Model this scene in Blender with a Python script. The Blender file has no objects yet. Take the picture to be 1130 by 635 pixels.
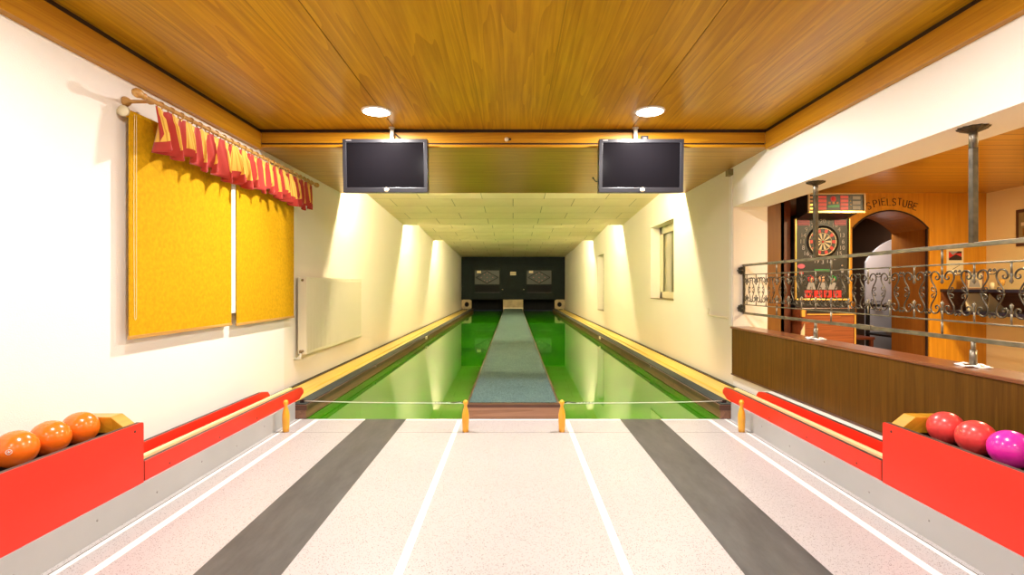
import bpy, math, random
from mathutils import Vector, Matrix
random.seed(7)
PI = math.pi
S = bpy.context.scene
C = S.collection

# ------------------------------------------------------------------ camera, world, light, exposure
cam_data = bpy.data.cameras.new('camera')
cam = bpy.data.objects.new('camera', cam_data)
C.objects.link(cam)
cam.location = (0, 0, 1.24)
cam.rotation_euler = (PI / 2, 0, 0)
cam_data.sensor_width = 36.0
cam_data.lens = 36.0 * 565 / 1130
cam_data.shift_x = -0.0011
cam_data.shift_y = -0.0013
cam_data.clip_start = 0.05
S.camera = cam

S.view_settings.view_transform = 'Standard'
S.view_settings.look = 'None'
S.view_settings.gamma = 1.0
S.view_settings.use_curve_mapping = False
S.view_settings.exposure = 0.0

world = bpy.data.worlds.new('world')
S.world = world
world.use_nodes = True
world.node_tree.nodes['Background'].inputs['Color'].default_value = (0.02, 0.025, 0.04, 1)
world.node_tree.nodes['Background'].inputs['Strength'].default_value = 1.0

ROOM_LAMP = 53.0        # watts of each round ceiling lamp of the hall
ROOM_COL = (1.0, 0.93, 0.865)
LANE_GLOW = 340.0       # emission of the strip lamp tubes above the lanes
LANE_COL = (1.0, 0.86, 0.54)
BAR_LAMP = 105.0
BAR_COL = (1.0, 0.80, 0.46)
CEIL = 2.80
LAMPS = [(sx * 1.215, y) for y in (4.55, 2.1, -0.35, -2.8) for sx in (-1, 1)]


def area_light(name, loc, direction, sx, sy, watts, col, shape='RECTANGLE'):
    d = bpy.data.lights.new(name, 'AREA')
    d.shape = shape
    d.size = sx
    if shape == 'RECTANGLE':
        d.size_y = sy
    d.energy = watts
    d.color = col
    o = bpy.data.objects.new(name, d)
    o.location = loc
    o.rotation_euler = Vector(direction).to_track_quat('-Z', 'Y').to_euler()
    C.objects.link(o)
    return o


for (x, y) in LAMPS:
    area_light('ceiling_lamp_light', (x, y, CEIL - 0.024), (0, 0, -1), 0.15, 0.15, ROOM_LAMP * (1.6 if y > 4 else 0.95 if y > 2 else 0.62), ROOM_COL, 'DISK')
area_light('bar_lamp_light', (4.75, 4.35, 2.38), (0, 0, -1), 0.28, 0.28, BAR_LAMP, BAR_COL, 'DISK')
area_light('bar_lamp_light', (4.75, 1.8, 2.38), (0, 0, -1), 0.28, 0.28, BAR_LAMP, BAR_COL, 'DISK')  # extra lamp out of view, added to lift the bar's brightness
area_light('passage_light', (5.2, 7.6, 2.38), (0, 0, -1), 0.3, 0.3, 32.0, (1.0, 0.92, 0.85), 'DISK')


# ------------------------------------------------------------------ materials
def new_mat(name):
    m = bpy.data.materials.new(name)
    m.use_nodes = True
    nt = m.node_tree
    b = nt.nodes['Principled BSDF']
    return m, nt, b


def link(nt, a, b):
    nt.links.new(a, b)


def plain(name, col, rough=0.5, metal=0.0, bump=0.0, bscale=40.0, var=0.0, vscale=3.0, coat=0.0, spec=0.5, emit=None, estr=0.0):
    m, nt, b = new_mat(name)
    b.inputs['Base Color'].default_value = (*col, 1)
    b.inputs['Roughness'].default_value = rough
    b.inputs['Metallic'].default_value = metal
    b.inputs['Coat Weight'].default_value = coat
    b.inputs['Coat Roughness'].default_value = 0.06
    b.inputs['Specular IOR Level'].default_value = spec
    tc = nt.nodes.new('ShaderNodeTexCoord')
    if var > 0:
        n = nt.nodes.new('ShaderNodeTexNoise')
        n.inputs['Scale'].default_value = vscale
        n.inputs['Detail'].default_value = 5
        link(nt, tc.outputs['Object'], n.inputs['Vector'])
        r = nt.nodes.new('ShaderNodeValToRGB')
        r.color_ramp.elements[0].position = 0.3
        r.color_ramp.elements[1].position = 0.7
        r.color_ramp.elements[0].color = (*[c * (1 - var) for c in col], 1)
        r.color_ramp.elements[1].color = (*[min(1, c * (1 + var)) for c in col], 1)
        link(nt, n.outputs['Fac'], r.inputs['Fac'])
        link(nt, r.outputs['Color'], b.inputs['Base Color'])
    if bump > 0:
        n2 = nt.nodes.new('ShaderNodeTexNoise')
        n2.inputs['Scale'].default_value = bscale
        n2.inputs['Detail'].default_value = 4
        link(nt, tc.outputs['Object'], n2.inputs['Vector'])
        bp = nt.nodes.new('ShaderNodeBump')
        bp.inputs['Strength'].default_value = bump
        bp.inputs['Distance'].default_value = 0.01
        link(nt, n2.outputs['Fac'], bp.inputs['Height'])
        link(nt, bp.outputs['Normal'], b.inputs['Normal'])
    if emit:
        b.inputs['Emission Color'].default_value = (*emit, 1)
        b.inputs['Emission Strength'].default_value = estr
    return m


def wood(name, light, dark, axis='Y', fine=26.0, plank=0.0, across='X', rough=0.32, contrast=1.0, seam=0.6, offset=0.0, figure=1.0, coat=0.25, planktone=0.12, spec=0.5):
    """grain runs along `axis`; planks of width `plank` are laid side by side along `across`"""
    m, nt, b = new_mat(name)
    N = nt.nodes
    tc = N.new('ShaderNodeTexCoord')
    sep = N.new('ShaderNodeSeparateXYZ')
    link(nt, tc.outputs['Object'], sep.inputs['Vector'])
    val = None
    if plank > 0:
        add = N.new('ShaderNodeMath'); add.operation = 'ADD'; add.inputs[1].default_value = 50 * plank + offset
        link(nt, sep.outputs[across], add.inputs[0])
        dv = N.new('ShaderNodeMath'); dv.operation = 'DIVIDE'; dv.inputs[1].default_value = plank
        link(nt, add.outputs[0], dv.inputs[0])
        fl = N.new('ShaderNodeMath'); fl.operation = 'FLOOR'
        link(nt, dv.outputs[0], fl.inputs[0])
        fr = N.new('ShaderNodeMath'); fr.operation = 'FRACT'
        link(nt, dv.outputs[0], fr.inputs[0])
        wn = N.new('ShaderNodeTexWhiteNoise'); wn.noise_dimensions = '1D'
        link(nt, fl.outputs[0], wn.inputs['W'])
        val = wn.outputs['Value']
        pp = N.new('ShaderNodeMath'); pp.operation = 'PINGPONG'; pp.inputs[1].default_value = 0.5
        link(nt, fr.outputs[0], pp.inputs[0])
        gr = N.new('ShaderNodeMath'); gr.operation = 'LESS_THAN'; gr.inputs[1].default_value = 0.0045 / plank
        link(nt, pp.outputs[0], gr.inputs[0])
    mp = N.new('ShaderNodeMapping')
    sc = {'X': 1.0, 'Y': 1.0, 'Z': 1.0}
    for k in 'XYZ':
        sc[k] = 0.22 if k == axis else 5.0
    mp.inputs['Scale'].default_value = (sc['X'], sc['Y'], sc['Z'])
    link(nt, tc.outputs['Object'], mp.inputs['Vector'])
    vec = mp.outputs['Vector']
    if val is not None:
        sh = N.new('ShaderNodeVectorMath'); sh.operation = 'ADD'
        mul = N.new('ShaderNodeMath'); mul.operation = 'MULTIPLY'; mul.inputs[1].default_value = 37.0
        link(nt, val, mul.inputs[0])
        cb = N.new('ShaderNodeCombineXYZ')
        for k in range(3):
            link(nt, mul.outputs[0], cb.inputs[k])
        link(nt, vec, sh.inputs[0]); link(nt, cb.outputs[0], sh.inputs[1])
        vec = sh.outputs[0]
    n1 = N.new('ShaderNodeTexNoise'); n1.inputs['Scale'].default_value = 0.9; n1.inputs['Detail'].default_value = 2; n1.inputs['Distortion'].default_value = 0.4
    link(nt, vec, n1.inputs['Vector'])
    # contour lines of the broad noise give the cathedral figure
    ml = N.new('ShaderNodeMath'); ml.operation = 'MULTIPLY'; ml.inputs[1].default_value = 11.0 * figure
    link(nt, n1.outputs['Fac'], ml.inputs[0])
    fr2 = N.new('ShaderNodeMath'); fr2.operation = 'FRACT'
    link(nt, ml.outputs[0], fr2.inputs[0])
    n2 = N.new('ShaderNodeTexNoise'); n2.inputs['Scale'].default_value = fine / 5.0; n2.inputs['Detail'].default_value = 4; n2.inputs['Roughness'].default_value = 0.65
    link(nt, vec, n2.inputs['Vector'])
    mx = N.new('ShaderNodeMath'); mx.operation = 'MULTIPLY_ADD'; mx.inputs[1].default_value = 0.30 * figure
    link(nt, fr2.outputs[0], mx.inputs[0]); link(nt, n2.outputs['Fac'], mx.inputs[2])
    src = mx.outputs[0]
    if val is not None:
        a2 = N.new('ShaderNodeMath'); a2.operation = 'MULTIPLY_ADD'; a2.inputs[1].default_value = planktone * 2
        link(nt, val, a2.inputs[0]); link(nt, src, a2.inputs[2])
        a3 = N.new('ShaderNodeMath'); a3.operation = 'SUBTRACT'; a3.inputs[1].default_value = planktone
        link(nt, a2.outputs[0], a3.inputs[0])
        src = a3.outputs[0]
    r = N.new('ShaderNodeValToRGB')
    r.color_ramp.elements[0].position = 0.62 - 0.3 / contrast
    r.color_ramp.elements[1].position = 0.62 + 0.3 / contrast
    r.color_ramp.elements[0].color = (*dark, 1)
    r.color_ramp.elements[1].color = (*light, 1)
    link(nt, src, r.inputs['Fac'])
    out = r.outputs['Color']
    if plank > 0:
        mxc = N.new('ShaderNodeMix'); mxc.data_type = 'RGBA'
        ms = N.new('ShaderNodeMath'); ms.operation = 'MULTIPLY'; ms.inputs[1].default_value = seam
        link(nt, gr.outputs[0], ms.inputs[0])
        link(nt, ms.outputs[0], mxc.inputs['Factor'])
        link(nt, out, mxc.inputs['A'])
        mxc.inputs['B'].default_value = (*[c * 0.25 for c in dark], 1)
        out = mxc.outputs['Result']
    link(nt, out, b.inputs['Base Color'])
    b.inputs['Roughness'].default_value = rough
    b.inputs['Coat Weight'].default_value = coat
    b.inputs['Coat Roughness'].default_value = 0.15
    b.inputs['Specular IOR Level'].default_value = spec
    bp = N.new('ShaderNodeBump'); bp.inputs['Strength'].default_value = 0.06; bp.inputs['Distance'].default_value = 0.004
    link(nt, n2.outputs['Fac'], bp.inputs['Height'])
    link(nt, bp.outputs['Normal'], b.inputs['Normal'])
    return m


def speckle(name, col, dark, scale=300.0, rough=0.35, coat=0.2, thr=0.07, patch=0.03, spec=0.5):
    m, nt, b = new_mat(name)
    N = nt.nodes
    tc = N.new('ShaderNodeTexCoord')
    v = N.new('ShaderNodeTexVoronoi'); v.inputs['Scale'].default_value = scale
    link(nt, tc.outputs['Object'], v.inputs['Vector'])
    sepc = N.new('ShaderNodeSeparateColor')
    link(nt, v.outputs['Color'], sepc.inputs['Color'])
    lt = N.new('ShaderNodeMath'); lt.operation = 'LESS_THAN'; lt.inputs[1].default_value = thr
    link(nt, sepc.outputs['Red'], lt.inputs[0])
    n = N.new('ShaderNodeTexNoise'); n.inputs['Scale'].default_value = 1.3; n.inputs['Detail'].default_value = 4
    link(nt, tc.outputs['Object'], n.inputs['Vector'])
    r = N.new('ShaderNodeValToRGB')
    r.color_ramp.elements[0].position = 0.3; r.color_ramp.elements[1].position = 0.7
    r.color_ramp.elements[0].color = (*[c * (1 - patch) for c in col], 1)
    r.color_ramp.elements[1].color = (*[min(1, c * (1 + patch)) for c in col], 1)
    link(nt, n.outputs['Fac'], r.inputs['Fac'])
    mx = N.new('ShaderNodeMix'); mx.data_type = 'RGBA'
    link(nt, lt.outputs[0], mx.inputs['Factor']); link(nt, r.outputs['Color'], mx.inputs['A'])
    mx.inputs['B'].default_value = (*dark, 1)
    link(nt, mx.outputs['Result'], b.inputs['Base Color'])
    b.inputs['Roughness'].default_value = rough
    b.inputs['Coat Weight'].default_value = coat
    b.inputs['Coat Roughness'].default_value = 0.2
    b.inputs['Specular IOR Level'].default_value = spec
    return m


def smudged(name, col, col2, streak=(3.0, 0.7, 3.0), rough=0.4, coat=0.0, dots=0.0):
    """linoleum with long cloudy streaks"""
    m, nt, b = new_mat(name)
    N = nt.nodes
    tc = N.new('ShaderNodeTexCoord')
    mp = N.new('ShaderNodeMapping'); mp.inputs['Scale'].default_value = streak
    link(nt, tc.outputs['Object'], mp.inputs['Vector'])
    n = N.new('ShaderNodeTexNoise'); n.inputs['Scale'].default_value = 3.0; n.inputs['Detail'].default_value = 8; n.inputs['Roughness'].default_value = 0.7
    link(nt, mp.outputs['Vector'], n.inputs['Vector'])
    r = N.new('ShaderNodeValToRGB')
    r.color_ramp.elements[0].position = 0.32; r.color_ramp.elements[1].position = 0.7
    r.color_ramp.elements[0].color = (*col, 1); r.color_ramp.elements[1].color = (*col2, 1)
    link(nt, n.outputs['Fac'], r.inputs['Fac'])
    link(nt, r.outputs['Color'], b.inputs['Base Color'])
    b.inputs['Roughness'].default_value = rough
    b.inputs['Coat Weight'].default_value = coat
    b.inputs['Coat Roughness'].default_value = 0.1
    return m


def lane_paint():
    m, nt, b = new_mat('green lane coating')
    N = nt.nodes
    tc = N.new('ShaderNodeTexCoord')
    mp = N.new('ShaderNodeMapping'); mp.inputs['Scale'].default_value = (1.2, 0.5, 1)
    link(nt, tc.outputs['Object'], mp.inputs['Vector'])
    n = N.new('ShaderNodeTexNoise'); n.inputs['Scale'].default_value = 2.0; n.inputs['Detail'].default_value = 3
    link(nt, mp.outputs['Vector'], n.inputs['Vector'])
    r = N.new('ShaderNodeValToRGB')
    r.color_ramp.elements[0].position = 0.3; r.color_ramp.elements[1].position = 0.75
    r.color_ramp.elements[0].color = (0.014, 0.160, 0.001, 1); r.color_ramp.elements[1].color = (0.038, 0.250, 0.001, 1)
    link(nt, n.outputs['Fac'], r.inputs['Fac'])
    link(nt, r.outputs['Color'], b.inputs['Base Color'])
    b.inputs['Roughness'].default_value = 0.30
    b.inputs['Coat Weight'].default_value = 1.0
    b.inputs['Coat IOR'].default_value = 1.45
    b.inputs['Specular IOR Level'].default_value = 0.0
    b.inputs['Coat Roughness'].default_value = 0.03
    mp2 = N.new('ShaderNodeMapping'); mp2.inputs['Scale'].default_value = (0.6, 2.2, 1)
    link(nt, tc.outputs['Object'], mp2.inputs['Vector'])
    n2 = N.new('ShaderNodeTexNoise'); n2.inputs['Scale'].default_value = 3.0; n2.inputs['Detail'].default_value = 2
    link(nt, mp2.outputs['Vector'], n2.inputs['Vector'])
    bp = N.new('ShaderNodeBump'); bp.inputs['Strength'].default_value = 0.03; bp.inputs['Distance'].default_value = 0.001
    link(nt, n2.outputs['Fac'], bp.inputs['Height'])
    link(nt, bp.outputs['Normal'], b.inputs['Normal'])
    link(nt, bp.outputs['Normal'], b.inputs['Coat Normal'])
    return m


def carpet_mat():
    m, nt, b = new_mat('blue green carpet')
    N = nt.nodes
    tc = N.new('ShaderNodeTexCoord')
    n = N.new('ShaderNodeTexNoise'); n.inputs['Scale'].default_value = 90; n.inputs['Detail'].default_value = 3
    link(nt, tc.outputs['Object'], n.inputs['Vector'])
    n3 = N.new('ShaderNodeTexNoise'); n3.inputs['Scale'].default_value = 4; n3.inputs['Detail'].default_value = 3
    link(nt, tc.outputs['Object'], n3.inputs['Vector'])
    ad = N.new('ShaderNodeMath'); ad.operation = 'MULTIPLY_ADD'; ad.inputs[1].default_value = 0.15
    link(nt, n3.outputs['Fac'], ad.inputs[0]); link(nt, n.outputs['Fac'], ad.inputs[2])
    r = N.new('ShaderNodeValToRGB')
    r.color_ramp.elements[0].position = 0.38; r.color_ramp.elements[1].position = 0.75
    r.color_ramp.elements[0].color = (0.028, 0.058, 0.056, 1); r.color_ramp.elements[1].color = (0.125, 0.195, 0.185, 1)
    link(nt, ad.outputs[0], r.inputs['Fac'])
    link(nt, r.outputs['Color'], b.inputs['Base Color'])
    b.inputs['Roughness'].default_value = 0.95
    b.inputs['Specular IOR Level'].default_value = 0.1
    bp = N.new('ShaderNodeBump'); bp.inputs['Strength'].default_value = 0.5; bp.inputs['Distance'].default_value = 0.01
    link(nt, n.outputs['Fac'], bp.inputs['Height'])
    link(nt, bp.outputs['Normal'], b.inputs['Normal'])
    return m


def tile_mat():
    m, nt, b = new_mat('cream acoustic boards')
    N = nt.nodes
    tc = N.new('ShaderNodeTexCoord')
    br = N.new('ShaderNodeTexBrick')
    br.inputs['Scale'].default_value = 1.0
    br.inputs['Brick Width'].default_value = 1.12
    br.inputs['Row Height'].default_value = 0.62
    br.inputs['Mortar Size'].default_value = 0.006
    br.inputs['Mortar Smooth'].default_value = 0.3
    br.inputs['Color1'].default_value = (0.80, 0.70, 0.45, 1)
    br.inputs['Color2'].default_value = (0.88, 0.78, 0.53, 1)
    br.inputs['Mortar'].default_value = (0.30, 0.26, 0.12, 1)
    link(nt, tc.outputs['Object'], br.inputs['Vector'])
    link(nt, br.outputs['Color'], b.inputs['Base Color'])
    n = N.new('ShaderNodeTexNoise'); n.inputs['Scale'].default_value = 1.6; n.inputs['Detail'].default_value = 2
    link(nt, tc.outputs['Object'], n.inputs['Vector'])
    ad = N.new('ShaderNodeMath'); ad.operation = 'MULTIPLY_ADD'; ad.inputs[1].default_value = -0.35
    link(nt, br.outputs['Fac'], ad.inputs[0]); link(nt, n.outputs['Fac'], ad.inputs[2])
    bp = N.new('ShaderNodeBump'); bp.inputs['Strength'].default_value = 0.6; bp.inputs['Distance'].default_value = 0.05
    link(nt, ad.outputs[0], bp.inputs['Height'])
    link(nt, bp.outputs['Normal'], b.inputs['Normal'])
    b.inputs['Roughness'].default_value = 0.7
    return m


def valance_mat():
    m, nt, b = new_mat('red and yellow striped curtain cloth')
    N = nt.nodes
    uv = N.new('ShaderNodeUVMap'); uv.uv_map = 'UVMap'
    sep = N.new('ShaderNodeSeparateXYZ')
    link(nt, uv.outputs['UV'], sep.inputs['Vector'])
    fr = N.new('ShaderNodeMath'); fr.operation = 'FRACT'
    link(nt, sep.outputs['X'], fr.inputs[0])
    isr = N.new('ShaderNodeMath'); isr.operation = 'LESS_THAN'; isr.inputs[1].default_value = 0.42
    link(nt, fr.outputs[0], isr.inputs[0])
    hem = N.new('ShaderNodeMath'); hem.operation = 'LESS_THAN'; hem.inputs[1].default_value = 0.24
    link(nt, sep.outputs['Y'], hem.inputs[0])
    mxx = N.new('ShaderNodeMath'); mxx.operation = 'MAXIMUM'
    link(nt, isr.outputs[0], mxx.inputs[0]); link(nt, hem.outputs[0], mxx.inputs[1])
    # thin ochre pin stripes inside the yellow
    ml = N.new('ShaderNodeMath'); ml.operation = 'MULTIPLY'; ml.inputs[1].default_value = 9
    link(nt, sep.outputs['X'], ml.inputs[0])
    f2 = N.new('ShaderNodeMath'); f2.operation = 'FRACT'
    link(nt, ml.outputs[0], f2.inputs[0])
    l2 = N.new('ShaderNodeMath'); l2.operation = 'LESS_THAN'; l2.inputs[1].default_value = 0.3
    link(nt, f2.outputs[0], l2.inputs[0])
    my = N.new('ShaderNodeMix'); my.data_type = 'RGBA'
    link(nt, l2.outputs[0], my.inputs['Factor'])
    my.inputs['A'].default_value = (0.82, 0.50, 0.07, 1); my.inputs['B'].default_value = (0.62, 0.32, 0.03, 1)
    mc = N.new('ShaderNodeMix'); mc.data_type = 'RGBA'
    link(nt, mxx.outputs[0], mc.inputs['Factor'])
    link(nt, my.outputs['Result'], mc.inputs['A'])
    mc.inputs['B'].default_value = (0.42, 0.028, 0.016, 1)
    link(nt, mc.outputs['Result'], b.inputs['Base Color'])
    b.inputs['Roughness'].default_value = 0.8
    b.inputs['Sheen Weight'].default_value = 0.2
    return m


WALL = plain('cream woodchip wall paint', (0.86, 0.80, 0.70), 0.85, bump=0.25, bscale=120, var=0.015, vscale=0.7, spec=0.2)
WALLW = plain('warm white wall paint', (0.90, 0.865, 0.81), 0.85, bump=0.2, bscale=120, spec=0.2)
PEACH = plain('pale apricot wall paint', (0.88, 0.67, 0.32), 0.85, bump=0.15, bscale=100, spec=0.2)
WHITE = plain('white lacquer', (0.86, 0.84, 0.78), 0.35, spec=0.4)
CEILW = wood('honey wood ceiling panel', (0.63, 0.34, 0.012), (0.36, 0.16, 0.004), 'Y', 30, 0.585, 'X', rough=0.34, seam=0.35, offset=0.2925, planktone=0.05, coat=0.05, spec=0.35)
FRIEZE = wood('honey wood board along the room', (0.56, 0.27, 0.012), (0.40, 0.16, 0.006), 'Y', 30, 0, 'X', rough=0.4, coat=0.0, spec=0.3)
BEAMW = wood('honey wood board across the room', (0.56, 0.27, 0.012), (0.40, 0.16, 0.006), 'X', 30, 0, 'Y', rough=0.4, coat=0.0, spec=0.3)
SOFFW = wood('honey wood soffit strips', (0.60, 0.33, 0.045), (0.40, 0.19, 0.018), 'X', 30, 0.155, 'Y', rough=0.35, seam=0.55)
DARKGAP = plain('dark brown shadow gap', (0.03, 0.012, 0.005), 0.6, var=0.2)
TERR = speckle('white speckled terrazzo linoleum', (0.455, 0.44, 0.45), (0.17, 0.15, 0.15))
GREYL = smudged('scuffed grey linoleum', (0.046, 0.046, 0.045), (0.095, 0.095, 0.093), rough=0.5)
WLINE = plain('white inlaid line', (0.86, 0.85, 0.83), 0.35, var=0.02)
GREEN = lane_paint()
CARPET = carpet_mat()
TILES = tile_mat()
RED = plain('bright red laminate', (0.74, 0.028, 0.012), 0.38, coat=0.05, spec=0.35, var=0.02)
EDGE = plain('dark plywood edge', (0.06, 0.04, 0.032), 0.5, var=0.3, vscale=30)
ALU = plain('pale brushed metal sheet', (0.39, 0.395, 0.40), 0.42, metal=0.0, bump=0.03, bscale=20, var=0.06, vscale=2)
YRAIL = wood('yellow wood of the ball return', (0.84, 0.62, 0.11), (0.76, 0.52, 0.075), 'Y', 30, 0, rough=0.35)
CRAIL = plain('cream plastic rail', (0.82, 0.66, 0.34), 0.35, var=0.04)
GREYTOP = smudged('slate grey covering', (0.028, 0.038, 0.034), (0.055, 0.068, 0.060), rough=0.95)
BROWNK = wood('reddish brown kerb wood', (0.26, 0.125, 0.065), (0.14, 0.06, 0.03), 'Y', 30, 0, rough=0.45)
BROWNX = wood('reddish brown front board', (0.36, 0.19, 0.11), (0.22, 0.10, 0.05), 'X', 30, 0, rough=0.45)
BROWND = plain('dark brown capping', (0.085, 0.035, 0.02), 0.4, var=0.2, vscale=8)
PINW = plain('varnished yellow wood', (0.76, 0.36, 0.02), 0.28, coat=0.5, var=0.08, vscale=14)
WIREM = plain('pale steel cable', (0.62, 0.66, 0.62), 0.35, metal=0.4)
BLACK = plain('black plastic', (0.012, 0.012, 0.014), 0.35, bump=0.02)
BEZEL = plain('glossy dark grey plastic', (0.014, 0.014, 0.018), 0.3, coat=0.05)
SCREEN = plain('black screen glass', (0.004, 0.0035, 0.0045), 0.16, coat=0.0, spec=0.08)
STICK = plain('round cream sticker', (0.85, 0.75, 0.52), 0.5)
STEELW = plain('white painted steel tube', (0.70, 0.68, 0.60), 0.35)
LENS = plain('glowing frosted lamp glass', (1, 1, 1), 0.4, emit=(1.0, 0.95, 0.86), estr=14.0)
TUBEM = plain('glowing lamp tube', (1, 1, 1), 0.4, emit=LANE_COL, estr=LANE_GLOW)
CHROME = plain('chrome ring', (0.75, 0.74, 0.72), 0.2, metal=1.0)
BLIND = plain('mustard yellow blind cloth', (0.60, 0.325, 0.004), 0.85, bump=0.15, bscale=300, var=0.13, vscale=38, spec=0.15)
VAL = valance_mat()
RODW = wood('turned light wood', (0.62, 0.36, 0.10), (0.42, 0.20, 0.04), 'Y', 30, 0, rough=0.35)
RADM = plain('ivory radiator enamel', (0.82, 0.76, 0.58), 0.35, spec=0.4)
BRASS = plain('dull valve metal', (0.30, 0.20, 0.10), 0.4, metal=0.8)
CHAIN = plain('pale bead chain', (0.75, 0.62, 0.32), 0.4)
ORB = plain('glossy orange ball resin', (0.92, 0.17, 0.012), 0.22, coat=0.45, var=0.06, vscale=12)
REDB = plain('coral red ball resin', (0.74, 0.055, 0.055), 0.30, coat=0.25, var=0.16, vscale=16)
MAGB = plain('magenta ball resin', (0.80, 0.025, 0.42), 0.24, coat=0.4, var=0.16, vscale=14)
WEDGE = wood('yellow varnished beech', (0.62, 0.32, 0.02), (0.48, 0.21, 0.01), 'Y', 30, 0, rough=0.3)
PANELW = wood('olive brown veneer', (0.145, 0.064, 0.007), (0.070, 0.028, 0.003), 'Z', 40, 0, rough=0.45, coat=0.0, spec=0.15, figure=0.5)
LEDGE = wood('dark red brown ledge', (0.24, 0.085, 0.035), (0.13, 0.04, 0.018), 'Y', 30, 0, rough=0.3, coat=0.4)
IRON = plain('wrought iron with worn edges', (0.085, 0.072, 0.052), 0.42, metal=0.7, var=0.45, vscale=22)
IRONL = plain('worn steel bar', (0.21, 0.19, 0.15), 0.36, metal=0.75, var=0.3, vscale=12)
ORWOOD = wood('orange wood wall veneer', (0.74, 0.33, 0.016), (0.56, 0.21, 0.008), 'Z', 26, 0, rough=0.35, figure=0.7)
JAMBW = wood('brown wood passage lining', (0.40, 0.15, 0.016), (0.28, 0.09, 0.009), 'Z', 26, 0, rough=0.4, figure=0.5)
DKWOOD = wood('dark red brown panelling', (0.20, 0.045, 0.015), (0.12, 0.025, 0.009), 'Z', 26, 0, rough=0.4, figure=0.5)
MIDWOOD = wood('mid brown panelling', (0.26, 0.105, 0.010), (0.18, 0.065, 0.007), 'Z', 26, 0, rough=0.4, figure=0.5)
BARCEIL = wood('golden wood ceiling strips', (0.66, 0.35, 0.03), (0.46, 0.20, 0.012), 'X', 26, 0.15, 'Y', rough=0.3, coat=0.3, seam=0.9, planktone=0.14)
GOLD = plain('brass trim', (0.85, 0.58, 0.16), 0.28, metal=0.85)
NAVY = plain('dark navy lacquer', (0.02, 0.022, 0.05), 0.3, coat=0.3)
PITBLK = plain('blackish green painted board', (0.006, 0.012, 0.011), 0.6, var=0.15, spec=0.15)
LOWP = plain('matt black lower display panel', (0.013, 0.013, 0.014), 0.7, spec=0.1)
VOID = plain('black pit lining', (0.004, 0.004, 0.004), 0.9)
PITGL = plain('grey glass of the pin display', (0.055, 0.06, 0.052), 0.35, coat=0.0, spec=0.2)
LAMPOFF = plain('dull red lamp cap', (0.25, 0.07, 0.05), 0.4)
BEIGE = plain('beige worn board', (0.46, 0.36, 0.20), 0.6, var=0.2, vscale=5)
GLASSW = plain('pale window glass', (0.30, 0.30, 0.18), 0.08, coat=1.0)
FRAMEY = plain('cream window frame lacquer', (0.80, 0.74, 0.50), 0.35)
SILL = plain('brown stone sill', (0.26, 0.19, 0.08), 0.4, var=0.2, vscale=20)
PAPER = plain('cream paper', (0.80, 0.66, 0.42), 0.8)
INK = plain('dark ink', (0.03, 0.015, 0.01), 0.7)
DREDS = plain('signal red print', (0.60, 0.02, 0.02), 0.4)
DCREAM = plain('cream segment plastic', (0.70, 0.56, 0.34), 0.45)
DBLACK = plain('black segment plastic', (0.012, 0.010, 0.010), 0.4)
DGREEN = plain('green print', (0.02, 0.28, 0.06), 0.4)
DGREY = plain('grey print', (0.30, 0.28, 0.27), 0.5)
NUMP = plain('pale printed numbers', (0.40, 0.36, 0.36), 0.5)
BARFL = wood('tan wood floor of the bar', (0.52, 0.36, 0.17), (0.40, 0.26, 0.11), 'X', 26, 0.14, 'Y', rough=0.5)
DPINK = plain('pink print', (0.55, 0.10, 0.16), 0.5)
SKINP = plain('tan print', (0.55, 0.30, 0.16), 0.6)
BURL = wood('reddish burl veneer', (0.30, 0.075, 0.022), (0.15, 0.03, 0.010), 'X', 30, 0, rough=0.3, figure=1.6)
GREYDOOR = plain('pale grey lacquered door', (0.52, 0.50, 0.52), 0.5)
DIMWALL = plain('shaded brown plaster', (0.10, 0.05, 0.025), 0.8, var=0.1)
CABLE = plain('black rubber cable', (0.01, 0.01, 0.01), 0.5)
LACE = plain('white crochet cotton', (0.80, 0.78, 0.76), 0.9, bump=0.4, bscale=80)
GLAZE = plain('amber glass', (0.55, 0.28, 0.05), 0.1, coat=1.0)


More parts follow.
